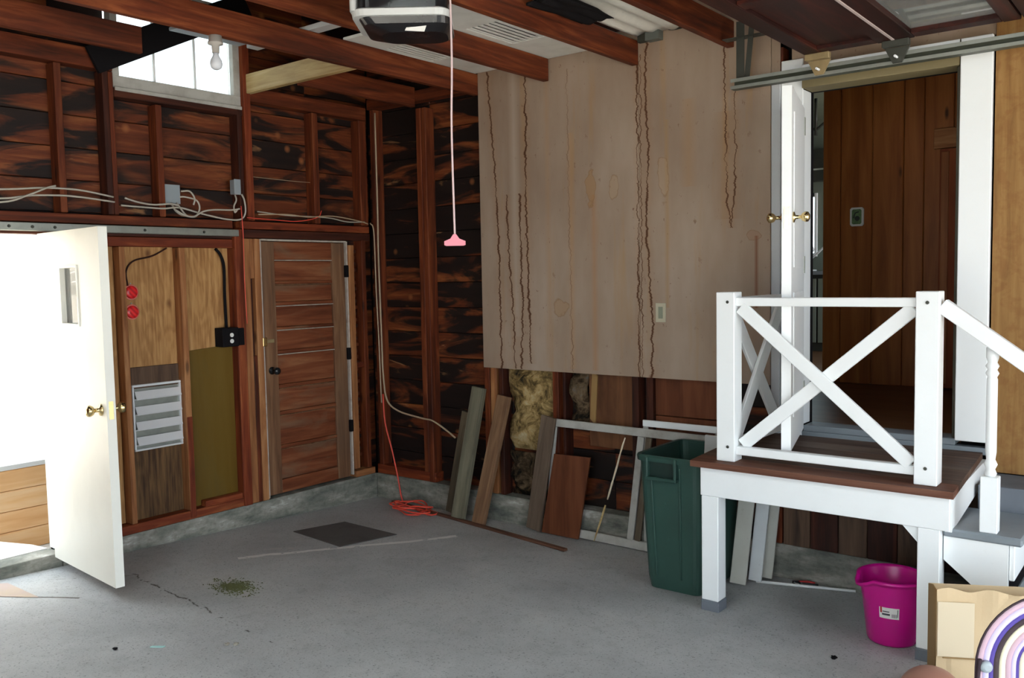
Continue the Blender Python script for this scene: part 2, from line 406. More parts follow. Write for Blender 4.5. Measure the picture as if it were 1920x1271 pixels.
# ------------------------------------------------------------------ mesh helpers
CACHE = {}
def link(o, parent=None, loc=None):
    COL.objects.link(o)
    if parent is not None:
        o.parent = parent
        if loc is not None:
            o.location = Vector(loc) - WL[parent.name]
        WL[o.name] = Vector(loc)
    else:
        o.location = loc
        WL[o.name] = Vector(loc)
    return o
WL = {}
def tag(o, label=None, cat=None, group=None, kind=None):
    for k_, v in (('label', label), ('category', cat), ('group', group), ('kind', kind)):
        if v:
            o[k_] = v
    return o
def empty(name, loc, label=None, cat=None, group=None, kind=None):
    o = bpy.data.objects.new(name, None)
    o.empty_display_size = 0.1
    link(o, None, loc)
    return tag(o, label, cat, group, kind)
def mesh_obj(name, verts, faces, mat, parent=None, smooth=False, loc=None):
    vs = [Vector(v) for v in verts]
    if loc is None:
        lo = Vector([min(v[i] for v in vs) for i in range(3)])
        hi = Vector([max(v[i] for v in vs) for i in range(3)])
        loc = (lo + hi) / 2
    loc = Vector(loc)
    me = bpy.data.meshes.new(name)
    me.from_pydata([v - loc for v in vs], [], faces)
    me.materials.append(M[mat] if isinstance(mat, str) else mat)
    bm = bmesh.new()
    bm.from_mesh(me)
    bmesh.ops.recalc_face_normals(bm, faces=bm.faces)
    bm.to_mesh(me)
    bm.free()
    if smooth:
        for p in me.polygons:
            p.use_smooth = True
    me.update()
    return link(bpy.data.objects.new(name, me), parent, loc)
def box(name, x0, x1, y0, y1, z0, z1, mat, parent=None, bev=0.003):
    x0, x1 = min(x0, x1), max(x0, x1)
    y0, y1 = min(y0, y1), max(y0, y1)
    z0, z1 = min(z0, z1), max(z0, z1)
    d = (round(x1 - x0, 4), round(y1 - y0, 4), round(z1 - z0, 4))
    bev = min(bev, min(d) * 0.3)
    key = (d, mat if isinstance(mat, str) else mat.name, round(bev, 4))
    if key not in CACHE:
        bm = bmesh.new()
        bmesh.ops.create_cube(bm, size=1.0)
        bmesh.ops.scale(bm, vec=d, verts=bm.verts)
        if bev > 0:
            bmesh.ops.bevel(bm, geom=bm.edges[:], offset=bev, segments=1, affect='EDGES')
        me = bpy.data.meshes.new(name)
        bm.to_mesh(me)
        bm.free()
        me.materials.append(M[mat] if isinstance(mat, str) else mat)
        CACHE[key] = me
    o = bpy.data.objects.new(name, CACHE[key])
    return link(o, parent, ((x0 + x1) / 2, (y0 + y1) / 2, (z0 + z1) / 2))
def beam(name, p0, p1, w, h, mat, parent=None, side=None, bev=0.003, cutx=None):
    """a plank from p0 to p1; w across 'side', h across the third direction; object is rotated"""
    p0, p1 = Vector(p0), Vector(p1)
    a = (p1 - p0)
    L = a.length
    a.normalize()
    s = Vector(side) if side else Vector((0, 0, 1)).cross(a)
    s = (s - a * s.dot(a)).normalized()
    t = a.cross(s)
    bm = bmesh.new()
    bmesh.ops.create_cube(bm, size=1.0)
    bmesh.ops.scale(bm, vec=(w, h, L), verts=bm.verts)
    bmesh.ops.bevel(bm, geom=bm.edges[:], offset=min(bev, w * 0.3, h * 0.3), segments=1, affect='EDGES')
    me = bpy.data.meshes.new(name)
    bm.to_mesh(me)
    bm.free()
    me.materials.append(M[mat] if isinstance(mat, str) else mat)
    o = bpy.data.objects.new(name, me)
    c = (p0 + p1) / 2
    link(o, parent, c)
    o.rotation_euler = Matrix((s, t, a)).transposed().to_euler()
    return o
def smooth_path(pts, n=6):
    P = [Vector(p) for p in pts]
    if len(P) < 3:
        return P
    Q = [P[0] * 2 - P[1]] + P + [P[-1] * 2 - P[-2]]
    out = []
    for i in range(1, len(Q) - 2):
        a, b, c, d = Q[i - 1:i + 3]
        for j in range(n):
            t = j / n
            out.append(0.5 * ((2 * b) + (c - a) * t + (2 * a - 5 * b + 4 * c - d) * t * t + (3 * b - a - 3 * c + d) * t ** 3))
    out.append(P[-1])
    return out
def tube(name, pts, r, mat, parent=None, n=6, seg=8, smooth=True, closed=False):
    P = smooth_path(pts, n) if n > 1 else [Vector(p) for p in pts]
    vs, fs = [], []
    up = None
    for i, p in enumerate(P):
        t = (P[min(i + 1, len(P) - 1)] - P[max(i - 1, 0)]).normalized()
        if up is None:
            up = t.orthogonal().normalized()
        up = (up - t * up.dot(t))
        up = up.normalized() if up.length > 1e-6 else t.orthogonal().normalized()
        b = t.cross(up)
        rr = r[min(i, len(r) - 1)] if hasattr(r, '__len__') else r
        for j in range(seg):
            a = 2 * math.pi * j / seg
            vs.append(p + (up * math.cos(a) + b * math.sin(a)) * rr)
    for i in range(len(P) - 1):
        for j in range(seg):
            fs.append((i * seg + j, i * seg + (j + 1) % seg, (i + 1) * seg + (j + 1) % seg, (i + 1) * seg + j))
    fs.append(tuple(range(seg)))
    fs.append(tuple((len(P) - 1) * seg + j for j in range(seg)))
    return mesh_obj(name, vs, fs, mat, parent, smooth)
def lathe(name, prof, c, mat, parent=None, axis=(0, 0, 1), seg=24, smooth=True, cap=True):
    """prof: list of (radius, distance along axis)"""
    ax = Vector(axis).normalized()
    u = ax.orthogonal().normalized()
    v = ax.cross(u)
    c = Vector(c)
    vs, fs = [], []
    for (r, h) in prof:
        for j in range(seg):
            a = 2 * math.pi * j / seg
            vs.append(c + ax * h + (u * math.cos(a) + v * math.sin(a)) * max(r, 0.0002))
    for i in range(len(prof) - 1):
        for j in range(seg):
            fs.append((i * seg + j, i * seg + (j + 1) % seg, (i + 1) * seg + (j + 1) % seg, (i + 1) * seg + j))
    if cap:
        fs.append(tuple(range(seg)))
        fs.append(tuple((len(prof) - 1) * seg + j for j in range(seg)))
    o = mesh_obj(name, vs, fs, mat, parent, False)
    if smooth:
        for p in o.data.polygons:
            p.use_smooth = len(p.vertices) == 4
    return o
def prism(name, poly, n0, n1, axis, mat, parent=None):
    """polygon (2-D) pushed out along an axis: 'x' takes (y,z), 'y' takes (x,z), 'z' takes (x,y)"""
    def P(p, t):
        return {'x': (t, p[0], p[1]), 'y': (p[0], t, p[1]), 'z': (p[0], p[1], t)}[axis]
    n = len(poly)
    vs = [P(p, n0) for p in poly] + [P(p, n1) for p in poly]
    fs = [tuple(range(n)), tuple(range(2 * n - 1, n - 1, -1))] + [(i, (i + 1) % n, n + (i + 1) % n, n + i) for i in range(n)]
    return mesh_obj(name, vs, fs, mat, parent)
def fz(y):
    """height of the gently sloping slab"""
    return -0.045 * y

# ================================================================== STRUCTURE
# floor slab, tilted 4.5 cm per metre
fl = mesh_obj('floor', [(0, 0.0, 0), (7.0, 0.0, 0), (7.0, -6.4, fz(-6.4)), (0, -6.4, fz(-6.4)),
                        (0, 0.0, -0.15), (7.0, 0.0, -0.15), (7.0, -6.4, -0.15), (0, -6.4, -0.15)],
              [(0, 1, 2, 3), (7, 6, 5, 4), (0, 4, 5, 1), (1, 5, 6, 2), (2, 6, 7, 3), (3, 7, 4, 0)], 'floor', loc=(0, 0, 0))
tag(fl, kind='structure')
g = box('ground', -14, 24, -22, 16, -0.30, -0.16, paint('dull_ground', (0.26, 0.25, 0.21), 0.9, 0.3), bev=0)
tag(g, kind='structure')
g = box('driveway', 7.02, 20, -9, 3, -0.16, 0.10, paint('grey_asphalt_drive', (0.22, 0.22, 0.23), 0.9, 0.2), bev=0)
tag(g, kind='structure')
g = box('patio', -4.5, -0.152, -7, 0.5, -0.16, -0.032, 'ground', bev=0)
tag(g, kind='structure')

TOP = 4.05
OY0, OY1 = -3.30, -2.42       # doorway in the left wall
WY0, WY1, WZ0, WZ1 = -1.98, -1.10, 2.86, 3.78   # high window
# ---- left wall: outer skin with holes, then boards, studs, plates, curb
def wall_skin(name, x0, x1, rects, axis, mat):
    vs, fs = [], []
    for (a0, a1, z0, z1) in rects:
        b = len(vs)
        if axis == 'x':
            vs += [(x0, a0, z0), (x1, a0, z0), (x1, a1, z0), (x0, a1, z0), (x0, a0, z1), (x1, a0, z1), (x1, a1, z1), (x0, a1, z1)]
        else:
            vs += [(a0, x0, z0), (a1, x0, z0), (a1, x1, z0), (a0, x1, z0), (a0, x0, z1), (a1, x0, z1), (a1, x1, z1), (a0, x1, z1)]
        fs += [tuple(b + i for i in f) for f in ((0, 3, 2, 1), (4, 5, 6, 7), (0, 1, 5, 4), (1, 2, 6, 5), (2, 3, 7, 6), (3, 0, 4, 7))]
    o = mesh_obj(name, vs, fs, mat)
    return tag(o, kind='structure')
WLf = wall_skin('wall_left', -0.15, -0.12, [(-6.4, OY0, -0.15, TOP), (OY0, OY1, 2.0, TOP), (OY1, WY0, -0.15, TOP), (WY0, WY1, -0.15, WZ0), (WY0, WY1, WZ1, TOP), (WY1, 0.16, -0.15, TOP)], 'x', 'black_matte')
# curb (foundation)
prism('curb', [(OY1, 0.19), (0.0, 0.19), (0.0, -0.02), (OY1, -0.02)], -0.15, 0.0, 'x', 'curb', WLf)
box('curb', -0.15, -0.012, -6.3, OY1 - .002, -0.02, 0.185, 'curb', WLf)
# sill plate
box('sill_plate', -0.10, -0.005, OY1 + 0.02, -1.16, 0.19, 0.245, 'red_y', WLf)
box('sill_plate', -0.10, -0.008, -0.20, -0.005, 0.19, 0.24, 'pale_y', WLf)
# horizontal sheathing boards, upper part
def rows(z0, z1, h):
    z = z0
    while z < z1 - 0.02:
        yield z, min(z + h, z1)
        z += h
def sheath(parent, axis, a0, a1, z0, z1, h=0.185, joints=(), mat=None):
    cuts = [a0] + [j for j in joints if a0 < j < a1] + [a1]
    for (b, t) in rows(z0, z1, h):
        for i in range(len(cuts) - 1):
            pr_ = random.uniform(0, 0.004)
            if axis == 'y':
                box('board', -0.12, -0.098 + pr_, cuts[i] + 0.001, cuts[i + 1] - 0.001, b + 0.002, t - 0.002, mat or 'sheath_y', parent)
            else:
                box('board', cuts[i] + 0.001, cuts[i + 1] - 0.001, 0.098 - pr_, 0.12, b + 0.002, t - 0.002, mat or 'sheath_x', parent)
sheath(WLf, 'y', -3.4, WY0, 2.12, 3.78, joints=(-2.30,))
sheath(WLf, 'y', WY0, WY1, 2.12, 2.80, joints=(-1.70,))
sheath(WLf, 'y', WY1, 0.09, 2.12, 3.78, joints=(-0.505,))
sheath(WLf, 'y', -0.24, 0.09, 0.25, 2.06, joints=())
sheath(WLf, 'y', -6.3, OY0 - 0.05, 0.25, 2.1, joints=())
# upper studs: (y0, y1, material)
for (a, b, mt, zb, zt) in ((-3.30, -3.26, 'lumber_z', 2.11, 2.94), (-2.90, -2.86, 'lumber_z', 2.11, 2.94), (-2.325, -2.285, 'lumber_z', 2.11, 2.94), (-2.05, -2.015, 'dark_z', 2.11, 2.94), (-2.013, -1.985, 'lumber_z', 2.11, 2.94),
                       (-1.725, -1.685, 'lumber_z', 2.11, 2.79), (-1.145, -1.11, 'dark_z', 2.11, 2.86), (-0.52, -0.47, 'lumber_z', 2.11, 2.90), (-0.075, -0.005, 'lumber_z', 2.11, 2.90)):
    box('stud', -0.096, -0.004, a, b, zb, zt, mt, WLf)
box('post', -0.096, 0.01, -1.098, -1.045, 2.11, 3.8, 'red_z', WLf)
# plates and headers
box('top_plate', -0.096, -0.004, -6.3, -1.985, 2.945, 3.055, 'lumber_y', WLf)
box('window_header', -0.096, -0.006, -1.98, -1.10, 2.80, 2.855, 'dark_y', WLf)
box('top_plate', -0.096, -0.004, -1.043, 0.0, 2.905, 3.0, 'lumber_y', WLf)
box('bottom_plate', -0.096, 0.0, -6.3, -1.215, 2.052, 2.105, 'lumber_y', WLf)
box('bottom_plate', -0.096, -0.004, -1.15, -0.0, 2.055, 2.105, 'red_y', WLf)
box('header', -0.096, -0.006, -1.15, -0.0, 1.995, 2.05, 'dark_y', WLf)
box('header', -0.096, -0.012, OY1 - 1.0, -1.215, 1.985, 2.045, 'dark_y', WLf)
box('header', -0.090, -0.012, OY1 + .02, -1.215, 1.925, 1.982, 'red_y', WLf)
# lower studs
for (a, b, mt, d) in ((-2.40, -2.35, 'dark_z', -.01), (-2.0, -1.965, 'pale_z', -.004), (-1.612, -1.572, 'pale_z', 0.0), (-1.215, -1.155, 'red_z', 0.005),
                      (-0.085, -0.045, 'lumber_z', -.004)):
    box('stud', -0.096, d, a, b, 0.247, 1.923 if a < -1.2 else 2.0, mt, WLf)
box('stud', -0.03, 0.004, -1.61, -1.572, 0.2, 0.85, 'red_z', WLf)
box('post', -0.096, 0.012, -1.213, -1.152, 0.19, 2.05, 'red_z', WLf)
box('jamb_trim', -0.08, -0.01, -1.15, -1.085, 0.19, 1.99, 'pale_z', WLf)
box('jamb_trim', -0.07, -0.035, -1.083, -1.055, 1.2, 1.72, 'dark_z', WLf)
box('jamb_trim', -0.07, -0.01, -1.083, -1.055, 1.722, 1.99, 'pale_z', WLf)
box('jamb_trim', -0.07, -0.01, -1.083, -1.055, 0.19, 1.198, 'lumber_z', WLf)
box('jamb_trim', -0.08, -0.004, -1.053, -1.005, 0.19, 1.99, 'pale_z', WLf)
box('jamb_trim', -0.08, -0.002, -0.215, -0.165, 0.26, 1.96, 'pale_z', WLf)
for i in range(34):
    z = 0.35 + i * 0.047
    box('notch', -0.06, -0.012, -0.163, -0.135 - 0.006 * (i % 3), z, z + 0.026, 'dark_z' if i % 2 else 'lumber_z', WLf)
box('blocking', -0.09, -0.01, -0.16, -0.09, 1.03, 1.07, 'red_y', WLf)
# plywood in the lower bays
box('plywood_panel', -0.12, -0.07, -2.34, -2.005, 0.247, 1.98, 'ply', WLf)
box('plywood_panel', -0.12, -0.07, -1.963, -1.614, 1.19, 1.98, 'ply', WLf)
box('plywood_panel', -0.12, -0.064, -1.963, -1.614, 1.06, 1.192, 'ply_strip', WLf)
box('plywood_panel', -0.12, -0.072, -1.963, -1.614, 0.247, 1.06, 'ply_dark', WLf)
box('plywood_panel', -0.12, -0.070, -1.570, -1.217, 1.25, 1.98, 'ply', WLf)
prism('hardboard_panel', [(-1.570, 0.25), (-1.217, 0.25), (-1.217, 1.285), (-1.570, 1.262)], -0.075, -0.06, 'x', 'yellow_board', WLf)
box('rough_block', -0.06, -0.002, -1.50, -1.22, 0.246, 0.285, 'red_y', WLf)

# ---- back wall
DX0, DX1, DZ0, DZ1 = 3.365, 4.125, 0.86, 2.66      # house doorway
WB = wall_skin('wall_back', 0.12, 0.15, [(-0.15, DX0, -0.15, TOP), (DX0, DX1, -0.15, DZ0 - 0.04), (DX0, DX1, DZ1, TOP), (DX1, 7.0, -0.15, TOP)], 'y', 'black_matte')
box('curb', 0.0, 7.0, 0.0, 0.12, -0.1, 0.19, 'curb', WB)
box('sill_plate', 0.0, 0.62, 0.012, 0.10, 0.19, 0.262, 'red_x', WB)
sheath(WB, 'x', -0.09, 1.30, 0.19, 3.95, joints=(0.57,))
sheath(WB, 'x', 1.30, 3.2, 0.19, 1.15, joints=(2.12,))
for (a, b, mt, zb, zt) in ((0.03, 0.075, 'lumber_z', 0.262, 2.98), (0.515, 0.562, 'lumber_z', 0.262, 2.93), (0.564, 0.61, 'lumber_z', 0.19, 2.93), (1.115, 1.16, 'lumber_z', 0.19, 3.1),
                           (1.17, 1.22, 'pale_z', 0.19, 1.2), (1.245, 1.28, 'dark_z', 0.19, 1.2), (1.70, 1.745, 'lumber_z', 0.19, 1.2), (1.78, 1.80, 'dark_z', 0.19, 1.2), (2.30, 2.345, 'dark_z', 0.19, 1.2), (2.40, 2.445, 'dark_z', 0.19, 1.2), (2.88, 2.93, 'lumber_z', 0.19, 1.2), (3.20, 3.25, 'lumber_z', 0.19, 2.9)):
    box('stud', a, b, 0.004, 0.096, zb, zt, mt, WB)
box('top_plate', 0.0, 1.11, 0.004, 0.096, 2.985, 3.06, 'lumber_x', WB)
box('fibreboard_panel', 1.96, 2.30, 0.045, 0.07, 0.6, 1.2, wood('rough_brown_board', [srgb(74, 44, 26), srgb(108, 70, 44), srgb(130, 92, 60)], 'z', 9, stain=.5, scol=srgb(50, 28, 16)), WB)
box('red_board', 2.45, 2.875, 0.03, 0.055, 0.845, 1.2, 'red_panel', WB)
box('red_board', 2.45, 2.875, 0.03, 0.055, 0.25, 0.84, 'red_panel', WB)
for i in range(7):
    box('plank', 3.26 + i * 0.15, 3.26 + i * 0.15 + 0.147, 0.002, 0.03, 0.19, 0.72, 'dark_z' if i % 2 else 'ply_strip', WB)
# drywall sheets
SX1, SX2, SX3 = 1.125, 2.375, 3.19
runs1 = [([(1.21, 3.08), (1.24, 2.7), (1.27, 2.3), (1.285, 1.9), (1.29, 1.07)], 0.010, 1.0),
         ([(1.53, 3.08), (1.53, 2.6), (1.52, 2.2), (1.53, 1.7), (1.54, 1.12)], 0.011, 1.0),
         ([(1.36, 2.25), (1.37, 1.9), (1.40, 1.4), (1.41, 1.08)], 0.009, 0.9),
         ([(1.47, 2.25), (1.47, 1.9), (1.48, 1.5), (1.46, 1.08)], 0.010, 0.9),
         ([(1.86, 3.0), (1.87, 1.6), (1.88, 1.08)], 0.004, 0.5),
         ([(2.365, 3.0), (2.365, 1.07)], 0.007, 1.0)]
rings1 = [(2.20, 2.24, 0.035, 0.07, 0.5, srgb(176, 146, 112)), (2.03, 2.24, 0.032, 0.10, 0.8, srgb(158, 116, 66)), (1.78, 1.5, 0.06, 0.05, 0.5, srgb(164, 124, 76))]
smear1 = [(1.43, 0.05, 1.3, 3.05, srgb(170, 152, 136), 0.9), (2.05, 0.03, 1.1, 2.2, srgb(168, 120, 78), 0.5), (1.88, 0.03, 1.1, 2.6, srgb(176, 134, 92), 0.4), (1.7, 0.03, 1.1, 3.0, srgb(166, 130, 96), 0.4)]
runs2 = [([(2.43, 3.06), (2.42, 2.8), (2.44, 2.4), (2.42, 2.0), (2.44, 1.7), (2.46, 1.4), (2.45, 1.07)], 0.010, 1.0),
         ([(2.388, 3.0), (2.388, 1.07)], 0.005, 0.8),
         ([(2.925, 2.98), (2.93, 2.5), (2.94, 2.1), (2.965, 1.95)], 0.006, 0.9),
         ([(2.985, 2.7), (2.99, 2.4), (2.98, 2.1), (2.96, 1.95)], 0.006, 0.9)]
rings2 = [(2.535, 2.26, 0.04, 0.11, 0.4, srgb(182, 152, 120)), (2.74, 2.0, 0.012, 0.012, 0.8, srgb(110, 78, 40)), (3.10, 1.9, 0.04, 0.025, 0.4, srgb(150, 96, 64))]
smear2 = [(3.11, 0.015, 1.5, 1.9, srgb(120, 70, 44), 0.8), (2.7, 0.06, 2.2, 2.7, srgb(162, 124, 84), 0.4), (2.56, 0.02, 1.5, 2.6, srgb(160, 126, 84), 0.5), (2.94, 0.1, 2.0, 2.6, srgb(150, 116, 84), 0.4)]
m1 = drywall_mat('water_stained_drywall_a', (SX1 + SX2) / 2, (1.075 + 3.16) / 2, runs1, rings1, smear1)
m2 = drywall_mat('water_stained_drywall_b', (SX2 + SX3) / 2, (1.075 + 3.30) / 2, runs2, rings2, smear2)
box('drywall_sheet', SX1, SX2 - 0.003, -0.013, 0.0, 1.075, 3.16, m1, WB, bev=0.002)
box('drywall_sheet', SX2, SX3, -0.015, 0.0, 1.075, 3.30, m2, WB, bev=0.002)
box('drywall_sheet', SX3 + 0.002, SX3 + 0.05, -0.012, 0.0, 1.5, 3.30, m2, WB, bev=0.002)
box('drywall_sheet', 3.3, 7.0, 0.0, 0.012, 2.78, 3.30, m2, WB, bev=0.002)
box('upper_sheathing', 1.13, 7.0, 0.02, 0.05, 3.0, 4.0, 'dark_x', WB)
# particle board right of the doorway, grey ledge
PB = box('particle_board', 4.27, 5.49, -0.012, 0.0, 0.725, 2.95, 'osb', WB, bev=0.002)
box('particle_board', 5.494, 6.9, -0.012, 0.0, 0.725, 2.95, 'osb', WB, bev=0.002)
led = box('ledge', 4.28, 6.9, -0.30, -0.002, 0.05, 0.72, 'grey_wall', WB)
# doorway trims
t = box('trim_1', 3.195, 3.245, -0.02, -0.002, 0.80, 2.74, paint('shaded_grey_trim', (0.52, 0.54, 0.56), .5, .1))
tag(t, kind='structure')
t = box('trim_2', 3.247, 3.364, -0.012, 0.0, 0.80, 2.82, 'white')
tag(t, kind='structure')
t = box('trim_3', 4.125, 4.262, -0.035, 0.0, 0.865, 2.78, 'white')
tag(t, kind='structure')
t = box('trim_4', 3.365, 4.12, -0.03, 0.12, 2.66, 2.78, 'header')
tag(t, kind='structure')
t = box('trim_5', 3.365, 4.12, -0.026, -0.0305, 2.70, 2.78, 'white')
tag(t, kind='structure')
# sill / threshold in two steps
th = empty('door_threshold', (3.8, 0.0, 0.80), 'blue-grey painted two-step threshold at the house doorway', 'threshold')
box('lower_step', 3.26, 4.265, -0.0085, 0.05, 0.80, 0.835, 'grey_paint', th)
box('upper_step', 3.37, 4.12, 0.0, 0.14, 0.835, 0.868, 'grey_paint', th)
# house jambs (wall thickness)
t = box('trim_6', DX1 - 0.02, DX1, 0.0, 0.22, 0.87, 2.66, paint('dark_green_jamb', srgb(58, 54, 38), .6, .2))
tag(t, kind='structure')
t = box('trim_7', DX0 - 0.012, DX0 - 0.002, 0.0, 0.12, 0.87, 2.66, 'white')
tag(t, kind='structure')

# ---- rear and side walls round the camera (not in view), the open garage front is at x = 7
wr = wall_skin('wall_front', -6.42, -6.39, [(-0.15, 3.6, -0.15, TOP), (3.6, 6.6, 2.6, TOP), (6.6, 7.0, -0.15, TOP)], 'y', 'lumber_x')  # wide opening added in this wall to let in more light
ws = wall_skin('wall_right', 6.98, 7.02, [(-6.42, 0.15, 2.55, TOP), (-6.42, -6.1, -0.15, 2.55), (-0.25, 0.15, -0.15, 2.55)], 'x', 'lumber_y')
# ---- ceiling (roof deck) with joists
CE = tag(mesh_obj('ceiling', [(x_, y_, z_) for z_ in (4.0, 4.06) for (x_, y_) in ((-0.5, -6.9), (7.4, -6.9), (7.4, 0.5), (-0.5, 0.5), (2.6, -5.9), (4.6, -5.9), (4.6, -4.3), (2.6, -4.3))],
    [(0, 1, 5, 4), (1, 2, 6, 5), (2, 3, 7, 6), (3, 0, 4, 7), (8, 9, 13, 12), (9, 10, 14, 13), (10, 11, 15, 14), (11, 8, 12, 15),
     (0, 1, 9, 8), (1, 2, 10, 9), (2, 3, 11, 10), (3, 0, 8, 11), (4, 5, 13, 12), (5, 6, 14, 13), (6, 7, 15, 14), (7, 4, 12, 15)], 'roof'), kind='structure')
kk = NT('milky_fill_panel')
tr_ = kk.n('ShaderNodeBsdfTranslucent', {0: (0.75, 0.80, 0.82, 1)})
kk.t.links.new(tr_.outputs[0], kk.t.nodes['Material Output'].inputs[0])
box('added_fill_pane', 2.6, 4.6, -5.9, -4.3, 4.03, 4.035, kk.m, CE, 0)  # unseen translucent pane, added with its roof hole to brighten the floor
JB, JT = 2.94, 3.08
box('joist', 0.48, 0.52, -6.3, -2.09, JB, JT, 'lumber_y', CE)
box('joist', 0.48, 0.52, -1.03, 0.0, JB, JT, 'lumber_y', CE)
for jx, y1 in ((1.08, -0.0), (1.69, -0.03), (2.335, -0.016), (2.94, -0.016)):
    box('joist', jx, jx + 0.042, -6.3, y1, JB, JT, 'lumber_y', CE)
for jx in (3.55, 4.16, 4.77, 5.38, 6.0, 6.6):
    box('joist', jx, jx + 0.042, -6.3, -0.016, JB, JT, 'lumber_y', CE)
box('cross_brace', 0.0, 1.078, -1.075, -1.035, 2.95, 3.075, 'brace', CE)
for i in range(9):
    x = 0.3 + i * 0.8
    box('rafter', x, x + 0.045, -6.3, 0.0, 3.86, 3.998, 'dark_y', CE)
beam('diagonal_board', (0.028, -2.12, 2.98), (0.028, -1.06, 3.52), 0.16, 0.028, 'black_matte', CE, side=(0, 0, 1))

# ================================================================== WINDOW (left wall, high)
W1 = box('window_1', -0.085, -0.02, WY0, WY1, 2.86, 2.93, 'old_white')
tag(W1, kind='structure')
box('window_sill', -0.075, 0.0, WY0 + 0.005, WY1 - 0.005, 2.838, 2.861, 'old_white', W1)
box('window_frame', -0.085, -0.02, WY0, WY0 + 0.045, 2.93, WZ1, 'old_white', W1)
box('window_frame', -0.085, -0.02, WY1 - 0.05, WY1, 2.93, WZ1, 'old_white', W1)
box('window_frame', -0.085, -0.03, WY0 + .046, WY1 - .051, 3.46, 3.50, 'old_white', W1)
box('window_frame', -0.085, -0.02, WY0 + .046, WY1 - .051, WZ1 - 0.05, WZ1, 'old_white', W1)
box('muntin', -0.075, -0.05, -1.70, -1.685, 2.93, 3.46, 'white', W1)
box('muntin', -0.075, -0.05, -1.42, -1.405, 2.93, 3.46, 'white', W1)
box('pane', -0.065, -0.061, WY0 + .046, -1.70, 2.93, 3.46, 'glass_dusty', W1, 0)
box('pane', -0.065, -0.061, -1.685, -1.42, 2.93, 3.46, 'glass_dusty', W1, 0)
box('pane', -0.065, -0.061, -1.405, WY1 - .051, 2.93, 3.46, 'glass_dusty', W1, 0)
box('pane', -0.065, -0.061, WY0 + .046, WY1 - .051, 3.50, WZ1 - .05, 'glass_dusty', W1, 0)

# ================================================================== DOORS
def knob(parent, c, d, name='door_knob', s=1.0, mat='brass'):
    lathe(name, [(0.03 * s, 0), (0.03 * s, 0.006), (0.011 * s, 0.012), (0.010 * s, 0.035), (0.022 * s, 0.042), (0.029 * s, 0.055), (0.027 * s, 0.068), (0.012 * s, 0.076)], c, mat, parent, axis=d, seg=20)
# white door: hinge (0.0,-2.42), free edge (0.8,-2.48)
hx, hy, ex, ey = 0.015, -2.425, 0.805, -2.487
dv = Vector((ex - hx, ey - hy, 0)).normalized()
nv = Vector((dv.y, -dv.x, 0))            # towards -y (the face we see)
TH = 0.045
DZB, DZT = 0.175, 1.985
D1 = empty('door_1', (hx, hy, DZB), kind='structure')
def dpt(u, n, z):
    p = Vector((hx, hy, 0)) + dv * u + nv * n
    return (p.x, p.y, z)
def dbox(name, u0, u1, n0, n1, z0, z1, mat, parent):
    vs = [dpt(u, n, z) for z in (z0, z1) for (u, n) in ((u0, n0), (u1, n0), (u1, n1), (u0, n1))]
    return mesh_obj(name, vs, [(0, 1, 2, 3), (4, 5, 6, 7), (0, 1, 5, 4), (1, 2, 6, 5), (2, 3, 7, 6), (3, 0, 4, 7)], mat, parent)
DW = 0.79
wu0, wu1, wz0, wz1 = 0.30, 0.51, 1.50, 1.79
slab = dbox('slab', 0, wu0, 0, TH, DZB, DZT, 'white_door', D1)
dbox('slab', wu1, DW, 0, TH, DZB, DZT, 'white_door', D1)
dbox('slab', wu0, wu1, 0, TH, DZB, wz0, 'white_door', D1)
dbox('slab', wu0, wu1, 0, TH, wz1, DZT, 'white_door', D1)
# small light in the door with its thin moulding
for (a, b, c_, d_) in ((wu0 - .012, wu1 + .012, wz1, wz1 + .012), (wu0 - .012, wu1 + .012, wz0 - .012, wz0), (wu0 - .012, wu0, wz0, wz1), (wu1, wu1 + .012, wz0, wz1)):
    dbox('window_moulding', a, b, TH, TH + 0.006, c_, d_, 'white_door', D1)
dbox('window_pane', wu0, wu1, 0.020, 0.024, wz0, wz1, 'glass_dusty', D1)
kp = dpt(DW - 0.065, TH, 1.075)
knob(D1, kp, nv)
kp = dpt(DW - 0.065, 0, 1.075)
knob(D1, kp, -nv)
dbox('latch_plate', DW, DW + 0.002, 0.012, 0.034, 1.03, 1.12, 'brass', D1)
for z in (0.4, 1.1, 1.75):
    lathe('hinge', [(0.008, 0), (0.008, 0.09)], dpt(-0.008, 0.004, z), 'galv', D1, seg=10)
t = box('trim_8', -0.151, -0.002, OY1 - 0.005, OY1 + 0.012, 0.192, 1.99, 'white')
tag(t, kind='structure')
t = box('trim_9', -0.12, 0.02, OY0 - 0.06, OY0, 0.19, 2.0, 'old_white')
tag(t, kind='structure')

# old brown panelled door in the left wall
oy0, oy1, oz0, oz1 = -0.985, -0.235, 0.205, 1.975
D2 = empty('door_2', (-0.04, (oy0 + oy1) / 2, oz0), kind='structure')
box('stile', -0.075, -0.032, oy0, oy0 + 0.115, oz0, oz1, 'old_door', D2)
box('stile', -0.075, -0.032, oy1 - 0.12, oy1, oz0, oz1, 'old_door', D2)
rail_z = [oz0, 0.385, 0.62, 0.86, 1.16, 1.32, 1.475, 1.62, 1.80, oz1]
pa, pb = oy0 + 0.116, oy1 - 0.121
rails_def = [(oz0, 0.30), (0.52, 0.545), (0.76, 0.785), (0.95, 0.975), (1.19, 1.215), (1.36, 1.38), (1.53, 1.555), (1.68, 1.70), (1.85, oz1)]
for i, (a, b) in enumerate(rails_def):
    box('rail', -0.074, -0.034, pa, pb, a, b, 'old_panel', D2)
    if i > 0:
        box('bead', -0.052, -0.030, pa, pb, a - 0.007, a - 0.001, 'trim_edge' if i in (4, 5, 6, 8) else 'old_door', D2)
